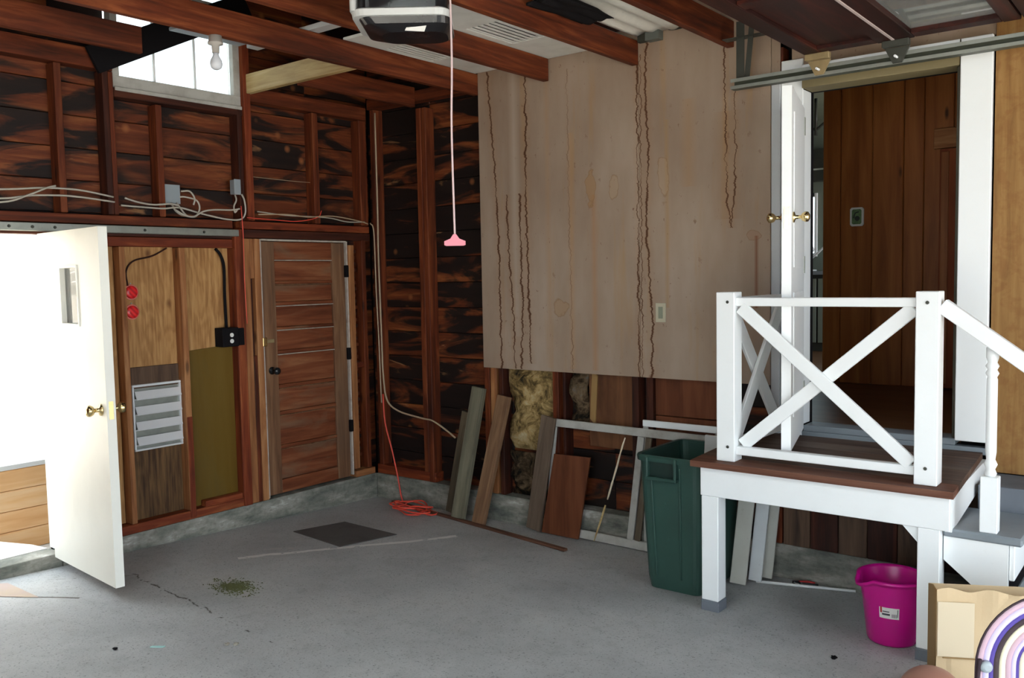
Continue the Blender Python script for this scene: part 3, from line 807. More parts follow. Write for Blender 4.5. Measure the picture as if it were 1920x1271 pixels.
for (a, b) in zip(rails_def[:-1], rails_def[1:]):
    box('panel', -0.066, -0.047, pa, pb, a[1] + 0.001, b[0] - 0.008, 'old_panel', D2)
box('edge_strip', -0.05, -0.012, -1.003, -0.990, oz0 - 0.01, oz1 + 0.015, 'trim_edge', D2)
box('edge_strip', -0.05, -0.014, -0.228, -0.216, oz0 + 0.01, oz1 + 0.012, 'trim_edge', D2)
box('edge_strip', -0.05, -0.012, -0.988, -0.230, oz1 + 0.003, oz1 + 0.016, 'trim_edge', D2)
knob(D2, (-0.032, -0.925, 1.08), (1, 0, 0), 'door_knob', 0.9, 'black')
box('hasp', -0.032, -0.024, -0.995, -0.90, 1.275, 1.30, 'bronze', D2)
box('hasp_lock', -0.03, -0.002, -1.01, -0.975, 1.255, 1.315, 'brass', D2)
for z in (0.55, 1.10, 1.72):
    box('hinge', -0.032, -0.008, -0.245, -0.215, z, z + 0.09, 'black_matte', D2)

# white house door, open over the landing
k0 = Vector((3.348, 0.0, 0)); k1 = Vector((3.523, -0.652, 0))
kv = (k1 - k0).normalized(); kn = Vector((-kv.y, kv.x, 0))     # kn -> +x face
KL = (k1 - k0).length
D3 = empty('door_3', (k0.x, k0.y, 0.85), kind='structure')
def kbox(name, u0, u1, n0, n1, z0, z1, mat, parent=D3):
    vs = []
    for z in (z0, z1):
        for (u, n) in ((u0, n0), (u1, n0), (u1, n1), (u0, n1)):
            p = k0 + kv * u + kn * n
            vs.append((p.x, p.y, z))
    return mesh_obj(name, vs, [(0, 1, 2, 3), (4, 5, 6, 7), (0, 1, 5, 4), (1, 2, 6, 5), (2, 3, 7, 6), (3, 0, 4, 7)], mat, parent)
kbox('slab', 0, KL, -0.022, 0.022, 0.85, 2.555, 'white')
kbox('latch_plate', KL, KL + 0.002, -0.012, 0.012, 1.90, 2.0, 'brass')
for s in (1, -1):
    p = k0 + kv * (KL - 0.07) + kn * 0.022 * s
    knob(D3, (p.x, p.y, 1.955), kn * s, 'door_knob', 0.85)
for z in (1.05, 1.72, 2.45):
    kbox('hinge', -0.008, 0.03, 0.022, 0.026, z - .03, z + 0.06, 'galv')
kbox('raised_panel', 0.09, KL - 0.1, 0.022, 0.026, 1.0, 1.6, 'white')
kbox('raised_panel', 0.09, KL - 0.1, 0.022, 0.026, 1.72, 2.45, 'white')

# ================================================================== HOUSE INTERIOR beyond the doorway
HF = box('floor_hall', 0.5, 5.4, 0.15, 5.2, 0.78, 0.86, 'hall_floor', bev=0)
tag(HF, kind='structure')
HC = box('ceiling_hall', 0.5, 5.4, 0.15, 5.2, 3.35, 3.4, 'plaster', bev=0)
tag(HC, kind='structure')
PW = box('wall_hall', 2.79, 5.4, 2.03, 2.06, 0.86, 3.35, 'pine', bev=0)
tag(PW, kind='structure')
x = 2.785
i = 0
while x < 5.3:
    w_ = (0.13, 0.225, 0.215, 0.135, 0.19)[i % 5]
    box('plank', x + 0.0015, x + w_ - 0.0015, 2.008 + 0.003 * (i % 2), 2.03, 0.86, 3.35, 'pine', PW, bev=0.005)
    x += w_
    i += 1
w_ = box('wall_hall_right', 4.9, 4.95, 0.15, 2.0, 0.86, 3.35, 'pine', bev=0)
tag(w_, kind='structure')
w_ = box('wall_kitchen_left', 0.5, 0.55, 0.15, 5.2, 0.86, 3.35, 'plaster', bev=0)
tag(w_, kind='structure')
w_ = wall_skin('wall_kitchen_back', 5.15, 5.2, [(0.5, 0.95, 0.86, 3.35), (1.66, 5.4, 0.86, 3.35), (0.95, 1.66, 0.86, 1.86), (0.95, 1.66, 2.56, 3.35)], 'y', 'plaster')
kw = empty('window_2', (1.5, 5.17, 2.0), kind='structure')
box('window_frame', 0.95, 1.0, 5.13, 5.2, 1.86, 2.56, 'white', kw)
box('window_frame', 1.63, 1.66, 5.13, 5.2, 1.86, 2.56, 'white', kw)
box('window_frame', 1.0, 1.63, 5.13, 5.2, 1.86, 1.90, 'white', kw)
box('window_frame', 1.0, 1.63, 5.13, 5.2, 2.52, 2.56, 'kit_dark', kw)
for x in (1.2, 1.57):
    box('muntin', x - .012, x + .012, 5.14, 5.18, 1.9, 2.52, 'white', kw)
box('pane', 1.0, 1.63, 5.165, 5.17, 1.9, 2.52, 'glass', kw, 0)
# kitchen cupboards
kc = empty('kitchen_counter', (1.5, 4.8, 0.86), 'grey kitchen base cabinet with a pale worktop seen through the doorway', 'cabinet')
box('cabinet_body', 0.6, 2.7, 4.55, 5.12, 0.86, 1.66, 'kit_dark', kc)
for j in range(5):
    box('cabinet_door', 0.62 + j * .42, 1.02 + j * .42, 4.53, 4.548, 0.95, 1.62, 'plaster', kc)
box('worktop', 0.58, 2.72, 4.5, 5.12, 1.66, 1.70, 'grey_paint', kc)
fc = empty('kitchen_faucet', (1.68, 4.85, 1.70), 'chrome faucet with a bent spout standing on the kitchen worktop', 'faucet')
tube('spout', [(1.68, 4.85, 1.70), (1.68, 4.85, 1.90), (1.72, 4.75, 1.97), (1.78, 4.66, 1.92)], 0.02, 'alu', fc)
tube('lever', [(1.68, 4.85, 1.82), (1.76, 4.83, 1.88), (1.84, 4.82, 1.95)], 0.012, 'alu', fc)
box('escutcheon', 1.62, 1.74, 4.80, 4.90, 1.70, 1.715, 'alu', fc)
kl = empty('kitchen_pendant', (2.07, 3.9, 3.35), 'dark metal kitchen pendant lamp with pale glass bowls', 'lamp')
tube('stem', [(2.07, 3.9, 3.35), (2.07, 3.9, 3.0)], 0.015, 'kit_dark', kl, n=1)
for s in (-1, 1):
    tube('arm', [(2.07, 3.9, 3.05), (2.07 + .12 * s, 3.9, 3.12), (2.07 + .2 * s, 3.9, 3.0), (2.07 + .2 * s, 3.9, 2.93)], 0.012, 'kit_dark', kl)
    lathe('shade', [(0.03, 0.0), (0.06, -0.04), (0.10, -0.09), (0.115, -0.13)], (2.07 + .2 * s, 3.9, 2.93), 'bulb', kl, cap=False)
vl = box('ceiling_beam', 0.55, 2.78, 4.2, 4.35, 2.72, 2.82, 'kit_dark', None)
tag(vl, kind='structure')
vl = box('trim_10', 0.55, 2.78, 5.0, 5.149, 2.68, 3.02, 'kit_dark', None)
tag(vl, kind='structure')
# reddish inner door at the hall's right
D4 = empty('door_4', (3.8, 1.98, 0.86), kind='structure')
box('slab', 3.60, 4.30, 1.97, 2.0, 0.87, 2.52, wood('red_brown_inner_door', [srgb(112, 46, 22), srgb(136, 62, 30), srgb(156, 80, 42)], 'z', 8, bump=.03), D4)
box('top_rail', 3.56, 4.34, 1.965, 2.003, 2.525, 2.66, 'pale_x', D4)
box('stile', 3.61, 3.66, 1.962, 1.969, 0.9, 2.5, 'pine', D4)
# little plate on the pine wall
pl = empty('wall_plaque', (3.04, 2.0, 2.09), 'small cream-rimmed plaque with green picture on the knotty pine wall', 'plaque')
def octo(cx_, cz_, w, h, c):
    return [(cx_ - w + c, cz_ - h), (cx_ + w - c, cz_ - h), (cx_ + w, cz_ - h + c), (cx_ + w, cz_ + h - c), (cx_ + w - c, cz_ + h), (cx_ - w + c, cz_ + h), (cx_ - w, cz_ + h - c), (cx_ - w, cz_ - h + c)]
prism('rim', octo(3.04, 2.09, 0.048, 0.068, 0.012), 1.988, 2.004, 'y', 'label', pl)
prism('picture', octo(3.04, 2.09, 0.034, 0.054, 0.008), 1.985, 1.989, 'y', paint('green_picture', srgb(110, 140, 96), .4, .6, srgb(40, 60, 40), 30), pl)
lathe('figure', [(0.018, 0), (0.018, 0.003)], (3.045, 1.982, 2.078), 'kit_dark', pl, axis=(0, 1, 0), seg=12)
tube('figure_stem', [(3.02, 1.983, 2.08), (3.03, 1.983, 2.115), (3.055, 1.983, 2.125)], 0.004, 'kit_dark', pl)

# ================================================================== OUTSIDE the left doorway
pt = empty('timber_planter', (-1.1, -2.6, 0.11), 'low orange cedar planter wall outside the open white door', 'planter')
for j in range(4):
    box('plank', -1.06, -1.015, -4.2, -1.2, -0.03 + 0.135 * j, 0.102 + 0.135 * j, 'planter', pt)
box('planter_cap', -1.42, -1.0, -4.22, -1.18, 0.512, 0.545, 'siding', pt)
box('planter_back', -1.42, -1.38, -4.2, -1.2, -0.03, 0.51, 'planter', pt)
for j in range(4):
    box('planter_end', -1.378, -1.062, -1.245, -1.2, -0.03 + .135 * j, -0.03 + .135 * j + .132, 'planter', pt)
st_ = prism('patio_step', [(-0.152, -3.5), (-0.152, -2.44), (-0.30, -2.46), (-0.72, -2.62), (-0.72, -3.5)], -0.03, 0.19, 'z', 'ground')
tag(st_, kind='structure')
fe = empty('board_fence', (-3.2, -3.0, -0.03), 'sunlit pale board fence with slanting top seen through the open doorway', 'fence')
for j in range(30):
    y = -6.0 + j * 0.2
    prism('fence_board', [(y, -0.03), (y + 0.19, -0.03), (y + 0.19, 2.3), (y, 2.3)], -3.2, -3.175 + .006 * (j % 2), 'x', 'siding', fe)
for z in (0.5, 1.2, 1.9):
    box('fence_rail', -3.165, -3.12, -6.0, 0.0, z, z + 0.09, 'siding', fe)
sf = beam('porch_rail', (-2.2, -5.0, 2.35), (-2.2, -0.6, 0.85), 0.09, 0.04, 'siding', None, side=(0, 0, 1))
tag(sf, 'sloping pale handrail outside beyond the open white door', 'handrail')
for j in range(7):
    y = -4.7 + j * 0.6
    box('baluster', -2.22, -2.18, y, y + 0.04, 0.1, 2.35 - (y + 5.0) / 4.4 * 1.5 - 0.03, 'siding', sf)

# ================================================================== LANDING with railing and stairs
LD = empty('wooden_landing', (3.7, -0.38, 0.03), 'white painted landing with brown deck, cross-braced railing and side steps at the house door', 'landing')
def dz_(y):      # the deck rises slightly towards the wall
    return 0.785 + 0.028 * (y + 0.79) / 0.76
nb = 6
ys = [-0.795 + i * (0.785 / nb) for i in range(nb + 1)]
for i in range(nb):
    a, b = ys[i] + (0 if i == 0 else 0.0015), ys[i + 1] - 0.0015
    rx = lambda q: 4.245 + 0.033 * (-q / 0.79)
    vs = [(3.095, a, dz_(a) - .03), (rx(a), a, dz_(a) - .03), (rx(b), b, dz_(b) - .03), (3.095, b, dz_(b) - .03),
          (3.095, a, dz_(a)), (rx(a), a, dz_(a)), (rx(b), b, dz_(b)), (3.095, b, dz_(b))]
    mesh_obj('deck_board', vs, [(0, 1, 2, 3), (4, 5, 6, 7), (0, 1, 5, 4), (1, 2, 6, 5), (2, 3, 7, 6), (3, 0, 4, 7)], 'deck_edge' if i == 0 else 'deck_board', LD)
box('fascia', 3.135, 4.26, -0.765, -0.735, 0.61, 0.753, 'white', LD)
prism('fascia', [(-0.733, 0.60), (-0.01, 0.69), (-0.01, 0.782), (-0.733, 0.753)], 4.235, 4.262, 'x', 'white', LD)
box('fascia', 3.135, 3.16, -0.733, -0.01, 0.61, 0.753, 'white', LD)
for x in (3.14, 4.135):
    lg = box('leg', x, x + 0.088, -0.764 + (0.0 if x > 4 else 0), -0.676, fz(-0.7) + 0.055, 0.609, 'white', LD)
    box('metal_foot', x - 0.003, x + 0.091, -0.767, -0.673, fz(-0.7), fz(-0.7) + 0.055, 'grey_wall', lg)
prism('corner_gusset', [(4.07, 0.609), (4.134, 0.609), (4.134, 0.54)], -0.75, -0.72, 'y', 'white', LD)
for x in (3.212, 4.112):
    rpst = box('railing_post', x, x + 0.092, -0.745, -0.655, dz_(-0.7), 1.607, 'white', LD)
    for z in (0.86, 1.56):
        lathe('bolt', [(0.008, 0), (0.006, 0.004)], (x + 0.046 + (0.012 if x < 4 else 0), -0.7455, z), 'galv_dark', rpst, axis=(0, -1, 0), seg=8)
box('top_rail', 3.304, 4.112, -0.725, -0.685, 1.540, 1.580, 'white', LD)
box('bottom_rail', 3.304, 4.112, -0.725, -0.685, 0.822, 0.862, 'white', LD)
beam('brace', (3.325, -0.715, 1.535), (4.095, -0.715, 0.868), 0.062, 0.022, 'white', LD, side=(1, 0, 1))
beam('brace', (3.325, -0.692, 0.868), (4.095, -0.692, 1.535), 0.062, 0.022, 'white', LD, side=(-1, 0, 1))
# side railing towards the wall
box('top_rail', 3.238, 3.278, -0.655, -0.035, 1.540, 1.580, 'white', LD)
box('bottom_rail', 3.238, 3.278, -0.655, -0.047, 0.84, 0.880, 'white', LD)
beam('brace', (3.245, -0.64, 1.53), (3.245, -0.06, 0.89), 0.085, 0.018, 'white', LD, side=(0, 1, 1))
beam('brace', (3.268, -0.64, 0.89), (3.268, -0.06, 1.53), 0.085, 0.018, 'white', LD, side=(0, -1, 1))
# steps
SZ = [0.612, 0.41, 0.21]
for j, z in enumerate(SZ):
    x0 = 4.265 + 0.235 * j
    box('tread', x0 - (0.039 if j == 0 else 0), x0 + 0.235 + 0.02, -0.725, -0.302, z - 0.035, z, 'grey_paint', LD, bev=0.008)
    box('riser', x0 + 0.205, x0 + 0.225, -0.70, -0.305, z - 0.035 - 0.15 if j < 2 else fz(-.5), z - 0.036, 'white', LD)
prism('stringer', [(4.227, 0.576), (4.468, 0.576), (4.468, 0.374), (4.703, 0.374), (4.703, 0.174), (4.93, 0.174), (4.93, 0.035), (4.76, 0.035), (4.227, 0.475)], -0.712, -0.688, 'y', 'white', LD)
beam('handrail', (4.206, -0.70, 1.548), (5.02, -0.70, 0.94), 0.062, 0.04, 'white', LD, side=(0.6, 0, 1))
# turned baluster
by, bx = -0.675, 4.392
box('baluster_base', bx - 0.033, bx + 0.033, by - .03, by + .03, SZ[0], 0.845, 'white', LD)
lathe('baluster', [(0.019, 0), (0.024, 0.012), (0.017, 0.03), (0.026, 0.05), (0.017, 0.07), (0.021, 0.10), (0.021, 0.40), (0.018, 0.41), (0.026, 0.425), (0.018, 0.44), (0.026, 0.455), (0.018, 0.47), (0.024, 0.49), (0.024, 0.53)], (bx, by, 0.845), 'white', LD, seg=16)

# ================================================================== GARAGE DOOR overhead, its track
GD = empty('garage_door', (5.0, -1.6, 2.76), 'dark red sectional garage door raised flat under the joists', 'garage door')
GY0, GY1 = -3.05, -0.27
secs = [(3.47, 3.885, False), (3.895, 4.41, True), (4.42, 4.93, False), (4.94, 5.45, False), (5.46, 5.95, False)]
for (a, b, win) in secs:
    box('rail', a, a + 0.085, GY0, GY1, 2.765, 2.81, 'gdoor', GD)
    box('rail', b - 0.07, b, GY0, GY1, 2.765, 2.81, 'gdoor', GD)
    ny = [GY1, GY1 - 0.92, GY1 - 1.85, GY0]
    for y in (GY1, -1.20, -2.13, GY0 + 0.085):
        box('stile', a + 0.086, b - 0.071, y - 0.085, y, 2.767, 2.808, 'gdoor', GD)
    for (p, q) in ((GY1 - .086, -1.199), (-1.286, -2.129), (-2.216, GY0 + .086)):
        if win:
            box('window_pane', a + 0.086, b - 0.071, q, p, 2.788, 2.792, 'glass_dusty', GD, 0)
        else:
            box('recessed_panel', a + 0.086, b - 0.071, q, p, 2.782, 2.800, 'gdoor', GD)
box('seam_strip', 3.883, 3.898, GY0, GY1, 2.762, 2.768, paint('pale_worn_seam', (0.45, 0.36, 0.34), .6, .3), GD)
tr = empty('garage_track', (4.6, -0.2, 2.69), 'grey-green steel door track running below the header of the doorway', 'track')
for (z0, z1, y0, y1) in ((2.665, 2.670, -0.235, -0.185), (2.713, 2.718, -0.235, -0.185), (2.670, 2.713, -0.190, -0.185)):
    box('channel_side', 3.06, 6.95, y0, y1, z0, z1, 'track_green', tr, bev=0.001)
box('channel_lip', 3.06, 6.95, -0.240, -0.235, 2.665, 2.682, 'galv', tr, bev=0.001)
box('channel_lip', 3.06, 6.95, -0.240, -0.235, 2.700, 2.718, 'galv', tr, bev=0.001)
box('strap_hanger', 3.075, 3.12, -0.20, -0.196, 2.72, 3.02, 'galv_dark', tr, bev=0.001)
beam('strap_hanger', (3.13, -0.19, 2.72), (3.16, -0.19, 3.02), 0.03, 0.004, 'galv_dark', tr, side=(1, 0, 0))
box('strap_hanger', 3.0, 3.3, -0.21, -0.15, 2.935, 2.94, 'galv_dark', tr, bev=0.001)
box('strap_hanger', 5.4, 5.44, -0.20, -0.196, 2.72, 3.0, 'galv_dark', tr, bev=0.001)
for (x, mt) in ((3.535, 'bronze'), (3.90, 'galv_dark')):
    rb = empty('track_roller', (x, -0.25, 2.73), {3.535: 'dusty bronze roller bracket left of the garage door seam', 3.90: 'dark roller hinge at the pale garage door seam', 4.42: 'dark roller hinge near the right edge of the picture'}[x], 'roller bracket')
    box('plate', x - 0.06, x + 0.06, -0.30, -0.265, 2.735, 2.765, mt, rb)
    prism('arm', [(x - 0.055, 2.735), (x + 0.055, 2.735), (x + 0.02, 2.665), (x - 0.02, 2.665)], -0.262, -0.250, 'y', mt, rb)
    lathe('roller', [(0.020, 0), (0.020, 0.012)], (x, -0.249, 2.69), 'galv', rb, axis=(0, 1, 0), seg=14)
    lathe('axle', [(0.006, 0), (0.006, 0.06)], (x, -0.30, 2.69), 'alu', rb, axis=(0, 1, 0), seg=8)
# pale boards lying on the joists above the garage door
for j, (y0, y1, x0, x1, z) in enumerate(((-0.95, -0.75, 3.5, 6.2, 3.081), (-1.5, -1.1, 3.5, 6.2, 3.081))):
    o = box('stored_board', x0, x1, y0, y1, z, z + 0.02, 'louver_w')
    tag(o, ('narrow pale board laid over the joists above the garage door glass', 'wide pale board laid over the joists above the garage door glass')[j], 'board')
o = box('stored_sheet', 3.6, 6.3, -0.70, -0.12, 3.081, 3.093, 'ply')
tag(o, 'brown sheet lying on the joists above the garage door window', 'sheet')

# ================================================================== THINGS ON THE LEFT WALL
rl = empty('metal_rail', (0.01, -1.9, 2.02), 'dull grey steel rail with bolts fixed along the wall over the white door', 'rail')
box('rail_body', -0.011, 0.030, -3.6, -1.19, 2.000, 2.045, 'galv', rl)
for y in (-2.50, -2.38, -1.85, -1.45, -2.62):
    lathe('bolt', [(0.009, 0), (0.007, 0.006)], (0.0305, y, 2.022), 'galv_dark', rl, axis=(1, 0, 0), seg=8)
# louvred vent
lv = empty('louver_vent', (-0.06, -1.755, 0.9), 'bright aluminium louvered vent set in the brown plywood bay', 'vent')
ly0, ly1, lz0, lz1 = -1.935, -1.60, 0.675, 1.085
box('vent_frame', -0.072, -0.05, ly0, ly1, lz1 - 0.015, lz1, 'alu', lv)
box('vent_frame', -0.072, -0.05, ly0, ly1, lz0, lz0 + 0.012, 'alu', lv)
box('vent_frame', -0.072, -0.05, ly0, ly0 + 0.012, lz0 + .012, lz1 - .015, 'alu', lv)
box('vent_frame', -0.072, -0.05, ly1 - 0.022, ly1, lz0 + .012, lz1 - .015, 'alu', lv)
box('vent_back', -0.0715, -0.068, ly0 + .012, ly1 - .022, lz0 + .012, lz1 - .015, 'galv', lv)
for j in range(4):
    z = lz0 + 0.03 + j * 0.094
    prism('slat', [(-0.066, z), (-0.028, z + 0.012), (-0.030, z + 0.022), (-0.045, z + 0.062), (-0.049, z + 0.060), (-0.036, z + 0.022), (-0.064, z + 0.012)], ly0 + 0.013, ly1 - 0.023, 'y', 'alu', lv) if False else None
    vs = []
    pf = [(-0.066, z), (-0.030, z + 0.006), (-0.026, z + 0.012), (-0.048, z + 0.058), (-0.052, z + 0.055), (-0.035, z + 0.014), (-0.066, z + 0.006)]
    n = len(pf)
    for y in (ly0 + 0.013, ly1 - 0.023):
        vs += [(p[0], y, p[1]) for p in pf]
    mesh_obj('slat', vs, [tuple(range(n)), tuple(range(2 * n - 1, n - 1, -1))] + [(a, (a + 1) % n, n + (a + 1) % n, n + a) for a in range(n)], 'alu', lv)
# red reflectors
for (z, lab) in ((1.65, 'round red reflector on the plywood, the upper of two'), (1.53, 'round red reflector on the plywood, the lower of two')):
    e = empty('red_reflector', (-0.06, -1.905, z), lab, 'reflector', 'red reflectors on the plywood')
    lathe('rim', [(0.047, 0), (0.047, 0.006), (0.040, 0.009)], (-0.069, -1.905, z), 'reflector_rim', e, axis=(1, 0, 0), seg=24)
    lathe('lens', [(0.040, 0), (0.036, 0.006), (0.02, 0.009)], (-0.060, -1.905, z), 'reflector', e, axis=(1, 0, 0), seg=24)
    lathe('screw', [(0.005, 0), (0.004, 0.003)], (-0.069, -1.905, z + 0.053), 'galv', e, axis=(1, 0, 0), seg=8)
tube_o = tube('lamp_cable', [(-0.062, -1.925, 1.69), (-0.062, -1.93, 1.78), (-0.062, -1.88, 1.84), (-0.062, -1.76, 1.87), (-0.062, -1.66, 1.92)], 0.005, 'dark_z')
tag(tube_o, 'thin dark cable curving up the plywood above the red reflectors', 'cable')
# black outlet box and conduit
ob = empty('outlet_box', (-0.03, -1.26, 1.34), 'black outlet box with two pale sockets on the stud left of the brown door', 'outlet')
box('box_body', -0.069, 0.02, -1.34, -1.216, 1.275, 1.40, 'black_matte', ob)
box('box_side', -0.004, 0.024, -1.2155, -1.175, 1.28, 1.395, 'black_matte', ob)
for z in (1.352, 1.312):
    lathe('socket', [(0.014, 0), (0.014, 0.004)], (0.0205, -1.272, z), 'label', ob, axis=(1, 0, 0), seg=12)
cd = tube('black_conduit', [(-0.05, -1.262, 1.40), (-0.05, -1.265, 1.62), (-0.05, -1.262, 1.80), (-0.05, -1.285, 1.88), (-0.05, -1.32, 1.92)], 0.010, 'black_matte')
tag(cd, 'black conduit rising from the black outlet box to the header', 'conduit')
# grey junction boxes and white cables, upper bays
jb = empty('junction_box', (-0.05, -1.62, 2.26), 'pale grey junction box with loose white cables beside an upper stud', 'junction box')
box('box_body', -0.097, -0.03, -1.672, -1.575, 2.20, 2.31, 'box_grey', jb)
box('box_cover', -0.030, -0.026, -1.676, -1.571, 2.196, 2.314, 'box_grey', jb)
sb = empty('switch_box', (-0.02, -1.16, 2.33), 'small tall grey box on the stud under the right end of the high window', 'electrical box')
box('box_body', -0.05, 0.0, -1.192, -1.146, 2.28, 2.375, 'box_grey', sb)
box('box_cover', 0.0, 0.004, -1.194, -1.144, 2.277, 2.378, 'box_grey', sb)
CN = [0]
def cab(pts, lab, mat='cable', r=0.0055, cat='cable', group=None):
    CN[0] += 1
    if pts[0][1] < -0.9 and r < 0.007:
        pts = [(p[0] + 0.0118 * (CN[0] % 5), p[1], p[2]) for p in pts]
        group = group or 'loose cables over the doors'
    o = tube('cable', pts, r, mat)
    return tag(o, lab, cat, group)
X = 0.008
cab([(X, -3.0, 2.20), (X, -2.65, 2.215), (X, -2.45, 2.235), (X, -2.33, 2.24), (X, -2.2, 2.235), (X, -2.03, 2.21)], 'upper white cable drooping across the studs above the white door')
cab([(X, -3.0, 2.16), (X, -2.66, 2.165), (X, -2.5, 2.19), (X, -2.33, 2.20), (X, -2.2, 2.195), (X, -2.03, 2.18)], 'middle white cable across the studs above the white door')
cab([(X, -3.0, 2.13), (X, -2.66, 2.145), (X, -2.52, 2.19), (X, -2.42, 2.235), (X, -2.37, 2.25)], 'white cable crossing upwards over the others above the white door')
cab([(X, -1.98, 2.205), (X, -1.9, 2.185), (X, -1.8, 2.175), (X, -1.70, 2.185), (X, -1.64, 2.18)], 'white cable between the double stud and the pale grey junction box')
cab([(X, -1.98, 2.165), (X, -1.8, 2.16), (X, -1.7, 2.16), (X, -1.60, 2.17), (X, -1.45, 2.14), (X, -1.33, 2.118)], 'white cable running low below the junction box and out to the right')
cab([(-0.03, -1.64, 2.20), (-0.01, -1.625, 2.15), (0, -1.59, 2.125), (0, -1.55, 2.12)], 'white cable hanging straight down from the junction box')
cab([(-0.03, -1.61, 2.20), (0.0, -1.60, 2.16), (0.0, -1.56, 2.12), (0.0, -1.50, 2.12), (0.0, -1.47, 2.17), (0.0, -1.49, 2.22), (-0.03, -1.55, 2.24), (-0.05, -1.575, 2.24)], 'white cable looping back into the right side of the junction box')
cab([(-0.05, -1.572, 2.275), (-0.02, -1.53, 2.275), (0.0, -1.51, 2.23), (0.0, -1.52, 2.19)], 'short white cable arching off the top right of the junction box')
cab([(0.012, -1.66, 2.15), (0.014, -1.60, 2.12), (0.0, -1.53, 2.115), (0.0, -1.46, 2.15), (0.0, -1.38, 2.165), (0.0, -1.25, 2.17), (0.0, -1.19, 2.18)], 'white cable swinging from the junction box to the right bay')
cab([(-0.02, -1.175, 2.278), (0.0, -1.18, 2.24), (0.0, -1.20, 2.2), (0.0, -1.195, 2.16), (0.0, -1.175, 2.178)], 'white cable doubled below the tall grey box')
cab([(0.006, -1.15, 2.28), (0.012, -1.135, 2.24), (0.012, -1.13, 2.16), (0.0, -1.16, 2.115), (0.0, -1.26, 2.11), (0.0, -1.40, 2.13)], 'white cable dropping along the stud from the tall grey box')
cab([(X, -1.04, 2.17), (X, -0.8, 2.155), (X, -0.56, 2.155), (X, -0.40, 2.15), (X, -0.25, 2.13), (0.012, -0.08, 2.135)], 'thin white cable across the bays over the brown door', r=0.004)
cab([(X, -1.04, 2.15), (X, -0.8, 2.16), (X, -0.62, 2.15), (X, -0.40, 2.165), (X, -0.15, 2.14), (0.015, -0.06, 2.12)], 'beige cable sagging across the bays over the brown door', 'cable_beige', 0.004)
cab([(-0.09, -1.04, 2.41), (-0.09, -0.7, 2.405), (-0.085, -0.53, 2.405)], 'taut thin wire on the dark boards right of the red post', 'cable_beige', 0.002, 'wire')
# corner cables
cab([(0.10, -0.005, 2.95), (0.10, -0.005, 2.2), (0.095, -0.005, 1.9), (0.10, -0.006, 1.55), (0.105, -0.006, 1.2), (0.11, -0.006, 0.98), (0.14, -0.004, 0.78), (0.26, -0.004, 0.70), (0.5, -0.004, 0.665), (0.62, -0.008, 0.655), (0.75, -0.008, 0.60), (0.84, -0.008, 0.55)], 'long beige cable down the wall corner, bending right to the boards', 'cable_beige', 0.0065)
cab([(0.022, -0.01, 2.13), (0.055, -0.008, 2.05), (0.062, -0.007, 1.6), (0.075, -0.007, 1.2), (0.085, -0.012, 0.9), (0.09, -0.012, 0.75)], 'thin pale cable hanging in the corner left of the beige one', 'cable_beige', 0.005)
cab([(0.012, -1.17, 2.2), (0.015, -1.165, 2.0), (0.018, -1.17, 1.7), (0.02, -1.165, 1.42)], 'thin red wire running down the red post above the outlet box', 'cord_red', 0.003, 'wire')
cab([(0.006, -1.13, 2.125), (0.008, -0.9, 2.118), (0.008, -0.72, 2.116), (0.008, -0.54, 2.15), (0.008, -0.50, 2.2)], 'thin red wire along the plate over the brown door', 'cord_red', 0.003, 'wire')
# extension cord
pts = [(0.115, -0.02, 0.82), (0.13, -0.02, 0.6), (0.19, -0.015, 0.40), (0.25, -0.02, 0.2), (0.30, -0.03, 0.03), (0.38, -0.06, 0.012)]
cx_, cy_ = 0.60, -0.22
for j in range(40):
    a = j * 0.62
    rr = 0.14 + 0.045 * math.sin(j * 1.7)
    x_, y_ = cx_ + rr * 1.05 * math.cos(a) + 0.02 * math.sin(j), cy_ + rr * 0.72 * math.sin(a)
    y_ = min(y_, -0.04)
    pts.append((x_, y_, fz(y_) + 0.012 + 0.0012 * j + 0.05 * max(0, math.sin(j * 0.9)) * (0.5 if j > 10 else 0)))
ec = tube('extension_cord', pts, 0.006, 'cord_red', n=4)
tag(ec, 'orange-red extension cord hanging in the corner and coiled on the floor', 'cord')

# ================================================================== THINGS ON THE BACK WALL
sw = empty('wall_switch_plate', (2.515, -0.02, 1.47), 'small cream switch plate low on the stained drywall', 'outlet plate')
box('plate', 2.483, 2.55, -0.021, -0.0155, 1.413, 1.527, paint('cream_plate', (0.50, 0.46, 0.34), .4, .1), sw)
box('toggle_panel', 2.502, 2.531, -0.0235, -0.0215, 1.435, 1.505, paint('green_grey_insert', (0.25, 0.27, 0.20), .5, .3), sw)
ej = empty('ceiling_box', (2.5, -0.03, 3.1), 'dark green-grey electrical box at the top of the drywall seam', 'electrical box')
box('box_body', 2.455, 2.545, -0.075, -0.0155, 3.055, 3.165, 'box_dark', ej)
box('box_body', 2.39, 2.454, -0.05, -0.0155, 3.06, 3.13, 'galv_dark', ej)
lathe('connector', [(0.012, 0), (0.012, 0.03)], (2.546, -0.045, 3.13), 'galv', ej, axis=(1, 0, 0), seg=10)
cab([(2.576, -0.045, 3.13), (2.60, -0.04, 3.10), (2.68, -0.03, 3.10), (2.78, -0.024, 3.12), (2.86, -0.022, 3.11)], 'thin grey cable leaving the box at the drywall top to the right', 'galv_dark', 0.004)
